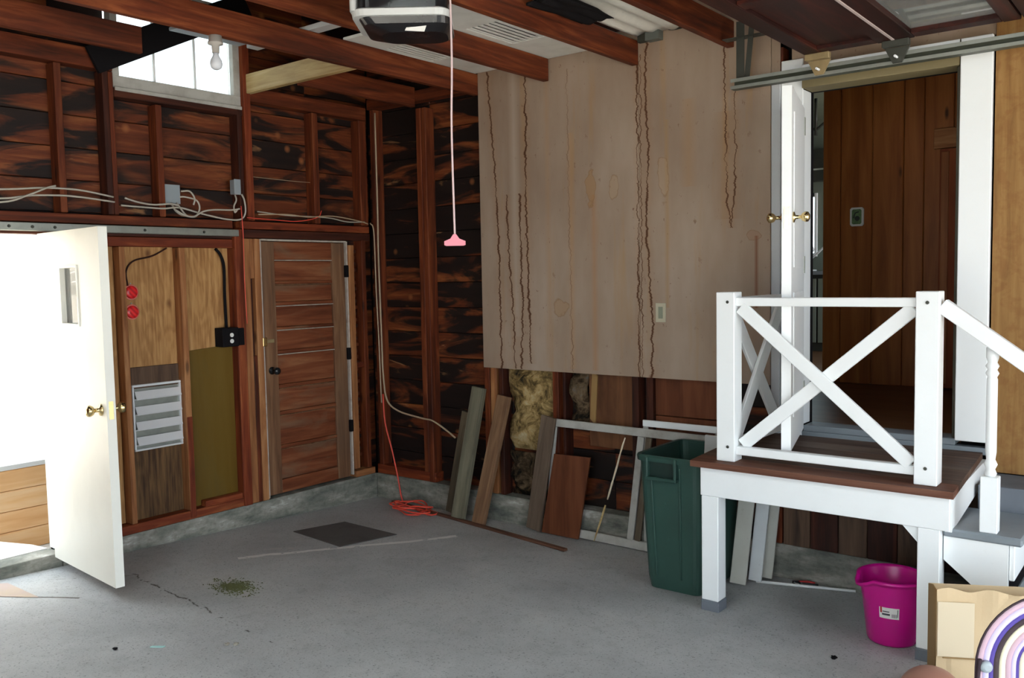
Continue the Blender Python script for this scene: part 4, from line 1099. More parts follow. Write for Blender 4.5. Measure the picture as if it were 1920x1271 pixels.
# torn insulation between the low studs
def blob(name, x0, x1, z0, z1, y, mat, lab, seed, cat='insulation'):
    rnd = random.Random(seed)
    nx, nz = 10, 18
    vs = []
    for s in (1, 0):
        for i in range(nz + 1):
            t_ = i / nz
            wv = 0.02 * math.sin(t_ * 9 + seed) + rnd.uniform(-.012, .012)
            for j in range(nx + 1):
                u_ = j / nx
                e = min(u_, 1 - u_, t_ * 1.2, 1 - t_) * 5
                d = 0.035 * min(1, max(0, e)) * (0.6 + 0.8 * rnd.random())
                shrink = 1 - 0.35 * (1 - t_) * (0.5 + 0.5 * math.sin(seed * 3 + t_ * 11))
                xx = (x0 + x1) / 2 + (u_ - 0.5) * (x1 - x0) * shrink + wv
                vs.append((min(max(xx, x0), x1), y - (d if s else -0.004), z0 + (z1 - z0) * t_))
    W = nx + 1
    H = nz + 1
    fs = []
    for i in range(nz):
        for j in range(nx):
            a = i * W + j
            fs.append((a, a + 1, a + W + 1, a + W))
            b = W * H + a
            fs.append((b, b + W, b + W + 1, b + 1))
    for i in range(nz):
        fs.append((i * W, (i + 1) * W, W * H + (i + 1) * W, W * H + i * W))
        fs.append((i * W + nx, W * H + i * W + nx, W * H + (i + 1) * W + nx, (i + 1) * W + nx))
    for j in range(nx):
        fs.append((j, W * H + j, W * H + j + 1, j + 1))
        a = nz * W + j
        fs.append((a, a + 1, W * H + a + 1, W * H + a))
    o = mesh_obj(name, vs, fs, mat, None, True)
    return tag(o, lab, cat)
k = NT('mouldy_yellow_insulation')
co = k.objco()
n1 = k.noise(co, 7, 6, 0.7, 0.5)
c = k.ramp(n1, [(0.34, srgb(36, 34, 30)), (0.44, srgb(112, 92, 56)), (0.55, srgb(176, 148, 100)), (0.68, srgb(190, 176, 142))])
k.bump(k.noise(co, 40, 5), 0.8, 0.02)
M['insul'] = k.out(c, 0.95, 0, 0.1)
k = NT('grimy_dark_insulation')
co = k.objco()
n1 = k.noise(co, 9, 6, 0.7, 0.5)
c = k.ramp(n1, [(0.40, srgb(26, 24, 20)), (0.5, srgb(70, 56, 40)), (0.62, srgb(110, 92, 70)), (0.75, srgb(90, 96, 100))])
k.bump(k.noise(co, 40, 5), 0.8, 0.02)
M['insul_dark'] = k.out(c, 0.95, 0, 0.1)
blob('torn_insulation', 1.29, 1.69, 0.52, 1.11, 0.06, 'insul', 'large yellow torn insulation batt hanging below the drywall', 3)
blob('torn_insulation', 1.815, 1.96, 0.70, 1.09, 0.06, 'insul_dark', 'grey tuft of torn insulation right of the yellow batt', 5)
blob('torn_insulation', 1.29, 1.69, 0.2, 0.50, 0.06, 'insul_dark', 'dark rotted insulation heaped low behind the brown leaning board', 8)
o = prism('paper_scrap', [(1.97, 0.78), (2.01, 0.74), (2.03, 1.06), (1.99, 1.09)], 0.035, 0.044, 'y', 'kraft_dark')
tag(o, 'narrow torn strip of kraft facing on the rough brown board', 'paper scrap')

# ================================================================== LEANING BOARDS AND FRAMES
def lean(name, b, t, w, th, mat, lab, cat='board'):
    o = beam(name, b, t, w, th, mat, None, side=(1, 0, 0))
    return tag(o, lab, cat, 'weathered boards leaning on the back wall' if cat == 'board' else None)
def gmat(c0, c1, c2, nm):
    return wood(nm, [c0, c1, c2], 'z', 20, stain=0.3, scol=c0)
lean('leaning_board', (0.865, -0.095, 0.025), (0.985, -0.028, 0.75), 0.10, 0.024, gmat(srgb(62, 54, 42), srgb(92, 80, 62), srgb(112, 98, 78), 'grey_brown_short_board'), 'short dark grey board leaning leftmost of the three in the row')
lean('leaning_board', (0.99, -0.165, 0.02), (1.10, -0.035, 0.935), 0.115, 0.03, gmat(srgb(82, 80, 66), srgb(112, 108, 90), srgb(134, 128, 108), 'grey_green_board'), 'tallest grey-green weathered board leaning on the wall')
lean('leaning_board', (1.195, -0.185, 0.02), (1.325, -0.035, 0.89), 0.105, 0.035, gmat(srgb(92, 64, 46), srgb(128, 96, 70), srgb(154, 122, 92), 'tan_brown_board'), 'tan brown board leaning on the wall right of the grey-green one')
lean('leaning_board', (1.59, -0.085, 0.02), (1.715, -0.062, 0.785), 0.115, 0.020, gmat(srgb(70, 58, 48), srgb(100, 84, 70), srgb(122, 104, 88), 'grey_board_by_frame'), 'grey-brown board leaning over the left end of the white frame')
po = [(1.655, -0.078, 0.012), (1.945, -0.078, 0.012), (2.03, -0.055, 0.548), (1.75, -0.055, 0.542)]
o = mesh_obj('plywood_offcut', [(p[0], p[1] - 0.006, p[2]) for p in po] + [(p[0], p[1] + 0.006, p[2]) for p in po], [(0, 1, 2, 3), (7, 6, 5, 4), (0, 1, 5, 4), (1, 2, 6, 5), (2, 3, 7, 6), (3, 0, 4, 7)], 'red_panel')
tag(o, 'red-brown plywood rectangle leaning in front of the white frame', 'panel')
# big chipped frame
fr = empty('screen_frame', (2.3, -0.033, 0.03), 'long chipped white wooden frame leaning behind the green bin', 'frame')
def fb(name, x0, z0, x1, z1, w, mat='old_white', dy=0.0):
    yy = lambda z: -0.040 + 0.010 * z
    return beam(name, (x0, yy(z0) + dy, z0), (x1, yy(z1) + dy, z1), w, 0.018, mat, fr, side=(1, 0, 0) if abs(z1 - z0) > abs(x1 - x0) else (0, 0.02, 1))
fb('top_rail', 1.725, 0.745, 2.93, 0.735, 0.05)
fb('bottom_rail', 1.66, 0.040, 2.88, 0.034, 0.055)
fb('stile', 1.672, 0.068, 1.745, 0.720, 0.026)
fb('stile', 2.305, 0.062, 2.385, 0.712, 0.045)
fb('stile', 2.86, 0.062, 2.90, 0.710, 0.05)
fb('grey_stile', 2.355, 0.062, 2.440, 0.712, 0.040, mat='grey_z')
f2 = empty('sash_frame', (2.65, -0.012, 0.2), 'second white frame, its top rail showing above the long chipped one', 'frame')
box('top_rail', 2.385, 2.90, -0.018, -0.004, 0.775, 0.815, 'white', f2)
box('bottom_rail', 2.385, 2.90, -0.018, -0.004, 0.02, 0.06, 'old_white', f2)
box('stile', 2.387, 2.42, -0.018, -0.004, 0.062, 0.774, 'old_white', f2)
box('stile', 2.86, 2.898, -0.018, -0.004, 0.062, 0.774, 'old_white', f2)
# broken pale stick
st = empty('pale_stick', (2.15, -0.07, 0.03), 'slender broken pale stick leaning inside the white frame', 'stick')
tube('stick_piece', [(2.06, -0.075, 0.02), (2.115, -0.072, 0.17), (2.145, -0.07, 0.26)], [0.004, 0.006, 0.007, .007, .006, .004], 'brace', st, n=2)
tube('stick_piece', [(2.16, -0.068, 0.30), (2.185, -0.066, 0.38), (2.20, -0.064, 0.43), (2.235, -0.062, 0.54), (2.25, -0.058, 0.60), (2.285, -0.056, 0.70)], [0.004, 0.007, 0.006, .007, .005, .007, .006, .006, .005, .006, .004], paint('bright_bamboo', (0.85, 0.76, 0.55), .4, .3, (.5, .35, .15), 9), st, n=2)
# thin strip on floor
o = beam('floor_batten', (0.24, -0.065, fz(-.065) + .010), (2.03, -0.345, fz(-.345) + .010), 0.035, 0.016, 'dark_x', None, side=(0, 1, 0))
o.data.materials[0] = wood('brown_strip', [srgb(70, 44, 34), srgb(98, 66, 50), srgb(124, 88, 70)], 'z')
tag(o, 'long thin brown batten lying on the floor before the leaning boards', 'batten')

# ================================================================== BIN
bn = empty('trash_bin', (2.9, -0.42, 0.03), 'tall dark green plastic trash bin beside the landing leg', 'bin')
def rrect(cx, cy, w, d, r, n=4):
    out = []
    for (sx, sy, a0) in ((1, 1, 0), (-1, 1, 90), (-1, -1, 180), (1, -1, 270)):
        for j in range(n + 1):
            a = math.radians(a0 + 90 * j / n)
            out.append((cx + sx * (w / 2 - r) + r * math.cos(a), cy + sy * (d / 2 - r) + r * math.sin(a)))
    return out
def loft(name, rings, mat, parent, cap0=True, cap1=True, smooth=False):
    vs, fs = [], []
    n = len(rings[0][0])
    for (poly, z) in rings:
        vs += [(p[0], p[1], z) for p in poly]
    for i in range(len(rings) - 1):
        for j in range(n):
            fs.append((i * n + j, i * n + (j + 1) % n, (i + 1) * n + (j + 1) % n, (i + 1) * n + j))
    if cap0:
        fs.append(tuple(range(n)))
    if cap1:
        fs.append(tuple((len(rings) - 1) * n + j for j in range(n)))
    return mesh_obj(name, vs, fs, mat, parent, smooth)
BX, BY = 2.905, -0.40
zb = fz(-0.2) + 0.022
loft('bin_body', [(rrect(BX, BY, 0.295, 0.43, 0.04), zb), (rrect(BX, BY, 0.315, 0.45, 0.04), zb + 0.06), (rrect(BX - .005, BY, 0.365, 0.50, 0.045), 0.685), (rrect(BX - .005, BY, 0.372, 0.505, 0.045), 0.738),
                  (rrect(BX - .005, BY, 0.36, 0.493, 0.04), 0.738), (rrect(BX - .005, BY, 0.352, 0.487, 0.04), 0.685), (rrect(BX, BY, 0.285, 0.42, 0.035), zb + 0.03)], 'bin', bn)
loft('bin_rim', [(rrect(BX - .005, BY, 0.40, 0.53, 0.055), 0.720), (rrect(BX - .005, BY, 0.405, 0.535, 0.055), 0.742), (rrect(BX - .005, BY, 0.395, 0.525, 0.05), 0.752), (rrect(BX - .005, BY, 0.362, 0.495, 0.04), 0.750), (rrect(BX - .005, BY, 0.362, 0.495, 0.04), 0.720)], 'bin', bn, False, False)
hy = BY - 0.253
for (a, b, c_, d_) in ((2.775, 2.790, 0.640, 0.745), (2.940, 2.955, 0.640, 0.745), (2.775, 2.955, 0.625, 0.642)):
    box('handle_side', a, b, hy - 0.028, hy + 0.004, c_, d_, 'bin', bn)
box('handle_recess', 2.791, 2.939, hy + 0.0, hy + 0.003, 0.643, 0.745, paint('dark_bin_green', srgb(18, 42, 36), .5, .1), bn)
for x in (2.80, 2.965):
    beam('rib', (BX + (x - BX) * .86, BY - 0.226, zb + 0.07), (x, BY - 0.255, 0.63 if x < 2.9 else 0.70), 0.010, 0.012, 'bin', bn, side=(1, 0, 0))
wbd = beam('plank_in_bin', (2.93, -0.24, 0.30), (2.935, -0.20, 0.80), 0.088, 0.02, paint('pale_board', (0.55, 0.54, 0.52), .5, .2), None, side=(1, 0, 0))
tag(wbd, 'short white board standing inside the green bin', 'board')

# ================================================================== UNDER THE LANDING
for j, (x, y, w, h, c_, lab) in enumerate(((3.155, -0.30, 0.085, 0.58, 'old_white', 'nearest of three chipped white boards standing under the landing'),
                                          (3.205, -0.19, 0.07, 0.58, 'white', 'middle one of three chipped white boards under the landing'),
                                          (3.235, -0.10, 0.06, 0.58, 'old_white', 'furthest of three chipped white boards under the landing'))):
    o = beam('stored_board', (x - 0.03, y, fz(y) + 0.012), (x + 0.01, y + 0.05, h), w, 0.02, {'old_white': paint('aged_cream_board%d' % j, (0.50, 0.50, 0.44), .6, .3, (.3, .25, .18)), 'white': 'grey_fabric'}[c_] if c_ == 'old_white' else paint('aged_white_board', (0.6, 0.62, 0.62), .6, .2), None, side=(1, 0.25, 0))
    tag(o, lab, 'board', 'white boards under the landing')
o = tube('white_rod', [(3.18, -0.185, fz(-.185) + 0.008), (3.66, 0.0 - 0.02, 0.012)], 0.008, paint('white_rod', (.8, .8, .78), .4, .05), n=1)
tag(o, 'thin white rod lying on the floor behind the magenta bucket', 'rod')
pl_ = empty('hand_tool', (3.28, -0.05, 0.01), 'small red and black hand tool on the floor under the landing', 'tool')
tube('jaw', [(3.245, -0.085, 0.014), (3.275, -0.065, 0.014)], [0.012, 0.010], 'black', pl_, n=1)
box('shiny_head', 3.262, 3.285, -0.105, -0.088, 0.006, 0.018, 'alu', pl_)
tube('handle', [(3.27, -0.068, 0.016), (3.31, -0.045, 0.018), (3.35, -0.035, 0.014)], 0.008, 'ink_red', pl_, n=3)
tube('handle', [(3.275, -0.075, 0.014), (3.32, -0.06, 0.014), (3.37, -0.04, 0.012)], 0.006, 'black', pl_, n=3)

pl_.location.x += 0.10

# bucket
bkx, bky = 3.995, -0.60
bk = empty('bucket', (bkx, bky, fz(bky)), 'magenta plastic bucket with pouring lip and white sticker under the landing', 'bucket')
zb = fz(bky) + 0.008
def ring(r, z, lip=0.0, n=40):
    out = []
    for j in range(n):
        a = 2 * math.pi * j / n
        rr, zz = r, z
        # lips: pouring notch towards the camera's left
        for a0, s_ in ((math.radians(228), 1.0),):
            d = abs((a - a0 + math.pi) % (2 * math.pi) - math.pi)
            if d < 0.40:
                q = math.cos(d / 0.40 * math.pi / 2)
                rr += 0.024 * q * lip
                zz -= 0.026 * q * lip
        out.append((bkx + rr * math.cos(a), bky + rr * math.sin(a), zz))
    return out
rings_ = [ring(0.100, zb), ring(0.106, zb + 0.01), ring(0.122, zb + 0.15), ring(0.135, zb + 0.27, 0.5), ring(0.140, zb + 0.285, 1), ring(0.150, zb + 0.287, 1), ring(0.1515, zb + 0.297, 1), ring(0.138, zb + 0.303, 1), ring(0.131, zb + 0.29, 1), ring(0.119, zb + 0.15), ring(0.101, zb + 0.012)]
vs = [p for r_ in rings_ for p in r_]
n = 40
fs = [(i * n + j, i * n + (j + 1) % n, (i + 1) * n + (j + 1) % n, (i + 1) * n + j) for i in range(len(rings_) - 1) for j in range(n)]
fs += [tuple(range(n)), tuple((len(rings_) - 1) * n + j for j in range(n))]
o = mesh_obj('bucket_body', vs, fs, 'bucket', bk, True)
def patch(name, a0, a1, z0, z1, off, mat, parent):
    vs = []
    N = 8
    for j in range(N + 1):
        a = a0 + (a1 - a0) * j / N
        for z in (z0, z1):
            r0 = 0.106 + (0.122 - 0.106) * (z - zb - 0.01) / 0.14 if z < zb + .15 else 0.122 + 0.013 * (z - zb - .15) / .12
            for d in (off, off + 0.0012):
                vs.append((bkx + (r0 + d) * math.cos(a), bky + (r0 + d) * math.sin(a), z))
    fs = []
    for j in range(N):
        b = j * 4
        fs += [(b + 1, b + 5, b + 7, b + 3), (b, b + 2, b + 6, b + 4), (b, b + 4, b + 5, b + 1), (b + 2, b + 3, b + 7, b + 6)]
    fs += [(0, 1, 3, 2), (N * 4, N * 4 + 2, N * 4 + 3, N * 4 + 1)]
    return mesh_obj(name, vs, fs, mat, parent)
A = math.radians(260)
stk = patch('sticker', A, A + 0.66, zb + 0.135, zb + 0.185, 0.001, 'label', bk)
patch('sticker_print', A + 0.04, A + 0.10, zb + 0.16, zb + 0.187, 0.0024, 'ink_red', stk)
patch('sticker_print', A + 0.12, A + 0.34, zb + 0.165, zb + 0.169, 0.0024, 'ink', stk)
patch('sticker_print', A + 0.10, A + 0.36, zb + 0.150, zb + 0.158, 0.0024, 'ink', stk)
for j in range(5):
    patch('sticker_print', A + 0.42 + j * 0.035, A + 0.435 + j * 0.035, zb + 0.142, zb + 0.158, 0.0024, 'ink', stk)
patch('sticker_print', A + 0.60, A + 0.62, zb + 0.145, zb + 0.18, 0.0024, 'ink', stk)

# ================================================================== FLOOR THINGS
def floor_quad(name, pts, th, mat, lab, cat):
    n = len(pts)
    vs = [(p[0], p[1], fz(p[1]) + 0.001) for p in pts] + [(p[0], p[1], fz(p[1]) + th) for p in pts]
    fs = [tuple(range(n)), tuple(range(2 * n - 1, n - 1, -1))] + [(i, (i + 1) % n, n + (i + 1) % n, n + i) for i in range(n)]
    o = mesh_obj(name, vs, fs, mat)
    return tag(o, lab, cat)
floor_quad('floor_mat', [(0.38, -1.11), (0.90, -1.16), (0.96, -0.73), (0.44, -0.72)], 0.006, 'mat', 'dark grey square mat on the floor before the brown door', 'mat')
floor_quad('cardboard_piece', [(0.06, -3.05), (0.46, -2.76), (0.10, -2.76), (-0.0, -2.9)], 0.004, 'cardboard', 'flat tan cardboard piece on the floor inside the open doorway', 'cardboard')
# moss patch
bm = bmesh.new()
rnd = random.Random(4)
for j in range(900):
    a, r_ = rnd.random() * 6.283, min(1.25, abs(rnd.gauss(0, 0.5)))
    x_, y_ = 1.07 + 0.16 * r_ * math.cos(a), -2.03 + 0.11 * r_ * math.sin(a)
    z_ = fz(y_) + 0.001
    s_ = rnd.uniform(0.003, 0.009)
    v = [bm.verts.new((x_ + s_ * math.cos(q) , y_ + s_ * math.sin(q), z_)) for q in (0.2, 2.3, 4.4)] + [bm.verts.new((x_, y_, z_ + rnd.uniform(0.002, 0.006)))]
    for f in ((0, 1, 3), (1, 2, 3), (2, 0, 3), (2, 1, 0)):
        bm.faces.new([v[i] for i in f])
me = bpy.data.meshes.new('moss')
bm.to_mesh(me)
me.materials.append(M['moss'])
o = bpy.data.objects.new('moss_patch', me)
link(o, None, (0, 0, 0))
tag(o, 'olive green patch of moss and crumbs on the concrete', 'moss', kind='stuff')
floor_quad('paint_chip', [(1.50, -2.74), (1.545, -2.705), (1.55, -2.72), (1.505, -2.755)], 0.004, 'teal', 'tiny pale teal chip on the floor at the lower left', 'chip')
for (x_, y_, s_, lab) in ((1.735, -2.525, 0.011, 'left of two small grey crumbs on the lower floor'), (1.765, -2.50, 0.012, 'right of two small grey crumbs on the lower floor'), (1.41, -2.86, 0.010, 'dark crumb on the concrete near the bottom edge left of the teal chip'), (3.86, -0.98, 0.013, 'dark crumb on the floor left of the magenta bucket')):
    bm = bmesh.new()
    bmesh.ops.create_icosphere(bm, subdivisions=2, radius=s_)
    for v in bm.verts:
        v.co *= 1 + 0.25 * math.sin(v.co.x * 900 + v.co.y * 700)
        v.co.z *= 0.6
    me = bpy.data.meshes.new('crumb')
    bm.to_mesh(me)
    me.materials.append(M['pebble'] if 'grey' in lab else M['black_matte'])
    o = bpy.data.objects.new('crumb', me)
    link(o, None, (x_, y_, fz(y_) + s_ * 0.5))
    tag(o, lab, 'crumb', 'crumbs on the floor')

# ================================================================== LOWER RIGHT: paper bag, ball, striped chair
CAMP = Vector((5.06886, -4.70286, 1.70))
pb = empty('paper_bag', (4.305, -1.18, fz(-1.18)), 'crumpled kraft paper bag standing in front of the landing leg', 'bag')
rnd = random.Random(11)
bx0, bx1, byf, byb = 4.305, 4.76, -1.18, -1.07
zf = fz(byf) + 0.002
NX, NZ = 26, 20
vs, fs = [], []
def wr(u, v):
    q_ = min(1, max(0, (u - .3) * 4))
    return 0.004 * math.sin(u * 7 + v * 3) + q_ * (0.007 * abs(math.sin(u * 11 + v * 3.5)) + 0.005 * abs(math.sin(u * 19 - v * 8 + 1)))
for i in range(NZ + 1):
    for j in range(NX + 1):
        u, v = j / NX, i / NZ
        z_ = zf + v * 0.445 + (0.008 * math.sin(u * 19) if i == NZ else 0)
        vs.append((bx0 + u * (bx1 - bx0), byf - wr(u, v) * (1 if u > .1 else .3) * 1.2, z_))
for i in range(NZ):
    for j in range(NX):
        a = i * (NX + 1) + j
        fs.append((a, a + 1, a + NX + 2, a + NX + 1))
mesh_front = mesh_obj('bag_front', vs, fs, 'kraft', pb, False)
sol = mesh_front.modifiers.new('thick', 'SOLIDIFY')
sol.thickness = 0.003
prism('bag_side', [(byf + 0.004, zf), (byb, zf), (byb, zf + 0.43), ((byf + byb) / 2, zf + 0.445), (byf + 0.004, zf + 0.44)], bx0 - 0.002, bx0 + 0.002, 'x', 'kraft_dark', pb)  # shade on this side is put into its darker kraft colour
prism('bag_side', [(byf + 0.004, zf), (byb, zf), (byb, zf + 0.43), (byf + 0.004, zf + 0.43)], bx1 - 0.002, bx1 + 0.002, 'x', 'kraft', pb)
box('bag_back', bx0, bx1, byb, byb + 0.003, zf, zf + 0.43, 'kraft', pb)
box('bag_bottom', bx0, bx1, byf + .004, byb, zf, zf + 0.004, 'kraft', pb)
box('bag_fold', bx0 + 0.02, bx0 + 0.20, byf - 0.014, byf - 0.010, zf + 0.185, zf + 0.19, 'kraft_dark', pb)
box('bag_flap', bx0 + 0.002, bx0 + 0.13, byf - 0.009, byf - 0.006, zf + 0.19, zf + 0.40, paint('pale_kraft_flap', srgb(214, 196, 166), .7, .0), pb)

pb.rotation_euler = (0, 0, math.radians(27))

def on_ray(px, py, d):
    f = F_ * 1656.74 + R_ * (px - 960) - U_ * (py - 635.5)
    return CAMP + f * (d / 1656.74)
# ball resting on the slab (place worked out once, then plain numbers)
bl = on_ray(1746, 1300, 3.14)
bc = Vector((bl.x, bl.y, fz(bl.y) + 0.113))
o = lathe('leather_ball', [(0.113 * math.sin(math.pi * i / 24), -0.113 * math.cos(math.pi * i / 24)) for i in range(25)], bc, 'ball', seg=40)
tag(o, 'brown ball resting on the floor at the bottom edge before the paper bag', 'ball')
# striped chair: arches with straight legs, standing on the floor
sc_ = on_ray(1962, 1246, 2.35)
SX, SY, SZc = sc_.x, sc_.y, sc_.z
ch = empty('striped_chair', (SX, SY, fz(SY)), 'purple, lavender and cream striped arched chair back at the lower right corner', 'chair')
ru = Vector((R_.x, R_.y, 0)).normalized()
def arch(name, r, w, mat, off=0.0):
    nf = Vector((F_.x, F_.y, 0)).normalized()
    P = []
    for s_ in (0,):
        base = Vector((SX, SY, 0)) + nf * off
        P.append(base - ru * r * 1.02 + Vector((0, 0, fz(base.y) + 0.006 + w)))
        for i in range(5):
            z_ = fz(base.y) + 0.05 + (SZc - fz(base.y) - 0.05) * (i + 0.5) / 5.5
            P.append(base - ru * r * 1.02 + Vector((0, 0, z_)))
        for i in range(25):
            a = math.pi - math.pi * i / 24
            P.append(base + ru * r * math.cos(a) * 1.02 + Vector((0, 0, SZc + r * 1.03 * math.sin(a))))
        for i in range(5, -1, -1):
            z_ = fz(base.y) + 0.05 + (SZc - fz(base.y) - 0.05) * (i + 0.5) / 5.5
            P.append(base + ru * r * 1.02 + Vector((0, 0, z_)))
    return tube(name, P, w, mat, ch, n=1, seg=8)
for (nm, r, w, mt, of) in (('piping', 0.186, 0.003, 'plum', -0.004), ('mauve_band', 0.176, 0.009, 'mauve', 0), ('lavender_band', 0.161, 0.010, 'lavender', 0), ('purple_band', 0.147, 0.008, 'purple', 0), ('dark_band', 0.133, 0.010, 'plum', 0.003),
                           ('cream_band', 0.117, 0.009, 'cream', 0), ('mauve_band', 0.102, 0.009, 'mauve', 0), ('lavender_band', 0.088, 0.008, 'lavender', 0), ('purple_band', 0.076, 0.006, 'purple', 0.002), ('cream_band', 0.062, 0.011, 'cream', 0)):
    arch(nm, r, w, mt, of)
nf = Vector((F_.x, F_.y, 0)).normalized()
cpts = []
for i in range(17):
    a = math.pi - math.pi * i / 16
    cpts.append(Vector((SX, SY, SZc)) + ru * 0.055 * math.cos(a) + Vector((0, 0, 0.055 * math.sin(a))))
cpts += [Vector((SX, SY, fz(SY) + .02)) + ru * 0.055, Vector((SX, SY, fz(SY) + .02)) - ru * 0.055]
n = len(cpts)
mesh_obj('back_panel', [p + nf * 0.004 for p in cpts] + [p + nf * 0.012 for p in cpts], [tuple(range(n)), tuple(range(2 * n - 1, n - 1, -1))] + [(i, (i + 1) % n, n + (i + 1) % n, n + i) for i in range(n)], 'grey_fabric', ch)
bp_ = Vector((SX, SY, SZc)) - ru * 0.168 - nf * 0.012 + Vector((0, 0, 0.004))
lathe('hinge_button', [(0.017, 0), (0.015, 0.008), (0.008, 0.012)], bp_, 'box_grey', ch, axis=-nf, seg=16)
tube('strap', [bp_ + ru * -0.015 + Vector((0, 0, .02)), bp_ + ru * -0.02 + Vector((0, 0, -.03)), bp_ + ru * -0.024 + Vector((0, 0, -.10))], 0.005, 'plum', ch)

# ================================================================== OVERHEAD
# bare bulb
lb = empty('bare_bulb', (1.10, -2.03, 2.94), 'bare bulb in a dusty porcelain socket under the joist by the window', 'lamp')
lathe('socket', [(0.032, 0), (0.034, -0.03), (0.038, -0.032), (0.038, -0.042), (0.020, -0.048), (0.018, -0.085)], (1.10, -2.03, 2.94), 'porcelain', lb, seg=20)
lathe('bulb', [(0.013, -0.085), (0.016, -0.10), (0.028, -0.122), (0.031, -0.14), (0.026, -0.158), (0.012, -0.168)], (1.10, -2.03, 2.94), 'bulb', lb, seg=20)
# opener
op = empty('door_opener', (2.15, -1.8, 2.94), 'black garage door opener in a pale shell hanging below the joists', 'door opener')
oc = on_ray(757, 14, 3.95)
ox, oy = oc.x, oc.y
def orect(w, d, r, dx=0.0, dy=0.0):
    pts = rrect(0, 0, w, d, r, 5)
    out = []
    for (a, b) in pts:
        q = Vector((ox, oy, 0)) + ru * (a + dx) + nf * (b + dy)
        out.append((q.x, q.y))
    return out
loft('shell_tray', [(orect(0.41, 0.34, 0.05), 2.862), (orect(0.43, 0.36, 0.06), 2.855), (orect(0.42, 0.35, 0.06), 2.828), (orect(0.38, 0.31, 0.05), 2.826)], 'opener_white', op)
loft('shell_side', [(orect(0.028, 0.34, 0.013, -0.201), 2.935), (orect(0.028, 0.34, 0.013, -0.201), 2.85)], 'opener_white', op)
loft('body', [(orect(0.385, 0.335, 0.05, 0.012), 2.935), (orect(0.385, 0.335, 0.05, 0.012), 2.863)], 'black', op)
loft('lens', [(orect(0.40, 0.325, 0.055, 0.016), 2.8265), (orect(0.385, 0.30, 0.06, 0.025), 2.80), (orect(0.29, 0.20, 0.07, 0.05), 2.775)], 'black', op)
q0 = Vector((ox, oy, 2.7775)) + ru * 0.05 - nf * 0.125
prism_v = [q0 + ru * a + Vector((0, 0, b)) + nf * (c_) for (a, b, c_) in ((-0.035, 0.0, 0.01), (0.05, -0.006, 0.01), (0.065, 0.022, -0.012), (-0.015, 0.03, -0.012))]
mesh_obj('warning_label', prism_v + [p - nf * 0.002 - Vector((0, 0, .001)) for p in prism_v], [(0, 1, 2, 3), (7, 6, 5, 4), (0, 1, 5, 4), (1, 2, 6, 5), (2, 3, 7, 6), (3, 0, 4, 7)], 'label', op)
tube('trim_line', [q0 + ru * 0.06 + Vector((0, 0, .035)) - nf * .015, q0 + ru * 0.10 + Vector((0, 0, .045)) - nf * .014, q0 + ru * 0.14 + Vector((0, 0, .07)) - nf * .01], 0.003, 'opener_white', op)
# rope and handle
rp = on_ray(853, 452, 3.62)
rt = Vector((rp.x, rp.y, 3.0))
rr_ = empty('release_rope', (rp.x, rp.y, 3.0), 'pale rope with a pink pull handle hanging before the dark corner', 'rope')
tube('rope', [(rp.x + .002, rp.y, 3.08), (rp.x + .006, rp.y, 2.6), (rp.x - .004, rp.y, 2.3), (rp.x, rp.y, rp.z + 0.02)], 0.0042, 'rope', rr_)
hp = Vector((rp.x, rp.y, rp.z))
poly = [(-0.006, 0.028), (0.006, 0.028), (0.018, 0.010), (0.043, 0.000), (0.043, -0.016), (0.036, -0.019), (-0.036, -0.019), (-0.043, -0.016), (-0.043, 0.000), (-0.018, 0.010)]
n = len(poly)
mesh_obj('pull_handle', [hp + ru * a + Vector((0, 0, b)) - nf * 0.009 for (a, b) in poly] + [hp + ru * a + Vector((0, 0, b)) + nf * 0.009 for (a, b) in poly],
         [tuple(range(n)), tuple(range(2 * n - 1, n - 1, -1))] + [(i, (i + 1) % n, n + (i + 1) % n, n + i) for i in range(n)], 'pink', rr_)
# louvred white panels laid on the joists
for (x0, x1, y0, lab) in ((1.095, 1.70, -1.18, 'white vented panel lying on the joists, left one next to the corner'), (1.72, 2.34, -1.55, 'white vented panel lying on the joists, right one over the drywall')):
    e = empty('vented_panel', ((x0 + x1) / 2, -0.6, 3.085), lab, 'panel', 'vented panels on the joists')
    z0, z1 = 3.082, 3.10
    vy0, vy1 = -0.88, -0.46
    vx0, vx1 = x0 + 0.06, x1 - 0.30
    if x0 > 1.5:
        vx0, vx1 = x0 + 0.06, x0 + 0.30
    else:
        vx0, vx1 = x0 + 0.02, x0 + 0.24
    box('board', x0 - 0.0, x1, y0, vy0, z0, z1, 'louver_w', e)
    box('board', x0 - 0.0, x1, vy1, -0.02, z0, z1, 'louver_w', e)
    box('board', vx1, x1, vy0 + .001, vy1 - .001, z0, z1, 'louver_w', e)
    box('board', x0, vx0, vy0 + .001, vy1 - .001, z0, z1, 'louver_w', e)
    box('dark_backing', vx0, vx1, vy0, vy1, z1 + 0.001, z1 + 0.004, 'slot', e, 0)
    ns = 6
    for j in range(ns):
        xx = vx0 + (vx1 - vx0) * (j + 0.2) / ns
        box('slat', xx, xx + (vx1 - vx0) / ns * 0.5, vy0, vy1, z0 + 0.001, z0 + 0.008, 'louver_w', e)
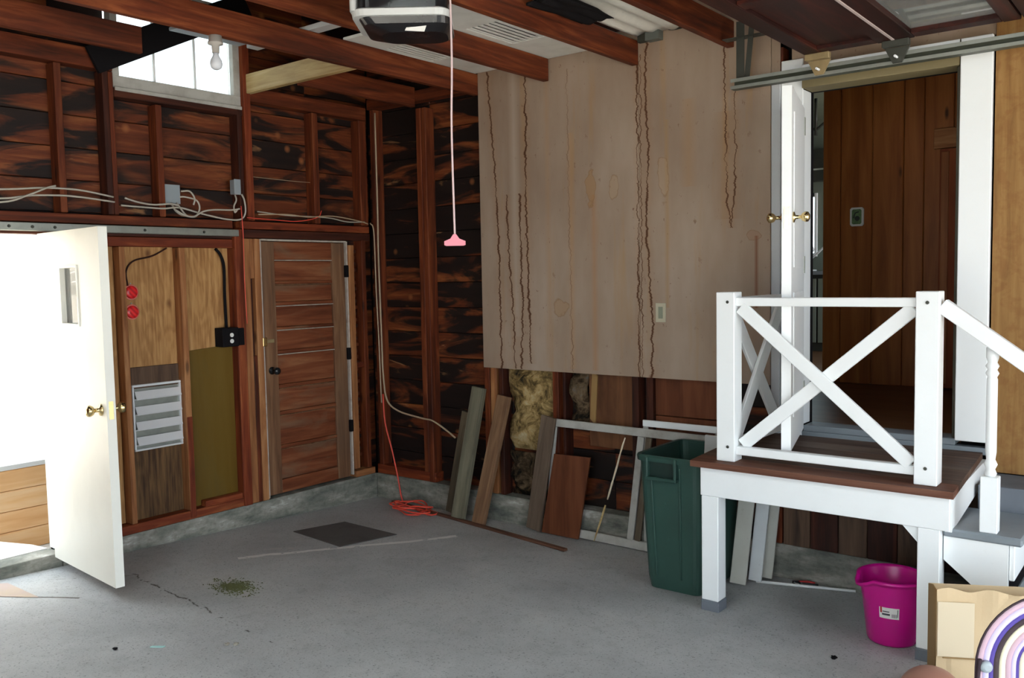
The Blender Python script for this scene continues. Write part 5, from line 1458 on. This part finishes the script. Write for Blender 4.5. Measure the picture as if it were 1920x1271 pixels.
# white batting and black bag over the third bay
def lump(name, x0, x1, y0, y1, z0, h, mat, lab, cat, seed):
    nx, ny = 16, 16
    vs = []
    rnd = random.Random(seed)
    for s in (0, 1):
        for i in range(ny + 1):
            for j in range(nx + 1):
                u, v = j / nx, i / ny
                e_ = min(1, 5 * min(u, 1 - u, v, 1 - v))
                z_ = z0 + (0.01 * math.sin(u * 14 + seed) * math.cos(v * 4) + 0.012) * (1 if s == 0 else 0) + (h * (0.3 + 0.7 * e_) * (0.9 + 0.1 * math.sin(u * 12)) if s else 0)
                vs.append((x0 + (x1 - x0) * u, y0 + (y1 - y0) * v + 0.01 * math.sin(u * 9 + seed), z_))
    W = nx + 1
    N = W * (ny + 1)
    fs = []
    for i in range(ny):
        for j in range(nx):
            a = i * W + j
            fs.append((a, a + W, a + W + 1, a + 1))
            fs.append((N + a, N + a + 1, N + a + W + 1, N + a + W))
    for i in range(ny):
        fs.append((i * W, N + i * W, N + (i + 1) * W, (i + 1) * W))
        fs.append((i * W + nx, (i + 1) * W + nx, N + (i + 1) * W + nx, N + i * W + nx))
    for j in range(nx):
        fs.append((j, j + 1, N + j + 1, N + j))
        a = ny * W + j
        fs.append((a, N + a, N + a + 1, a + 1))
    return tag(mesh_obj(name, vs, fs, mat, None, True), lab, cat)
lump('folded_batting', 2.385, 2.66, -1.7, -0.03, 3.09, 0.10, 'foam', 'folded white batting on the joists beside the dark green-grey box', 'batting', 2)
lump('black_bundle', 2.41, 2.60, -1.15, -0.66, 3.02, 0.06, 'black_matte', 'glossy black bundle sagging below the white batting', 'bundle', 5)
lump('black_bundle', 0.75, 1.09, -1.55, -1.2, 3.085, 0.2, 'black_matte', 'black bundle stored on the joists beside the left vented panel', 'bundle', 7) if False else None
o = box('grey_sheet', 0.55, 1.06, -1.95, -1.50, 3.082, 3.10, 'box_grey')
tag(o, 'grey panel stored on the joists above the high window', 'panel')
o = box('stored_plank', 0.55, 1.72, -1.45, -1.37, 3.082, 3.11, 'opener_white')
tag(o, 'pale plank end lying across the joists left of the door opener', 'plank')
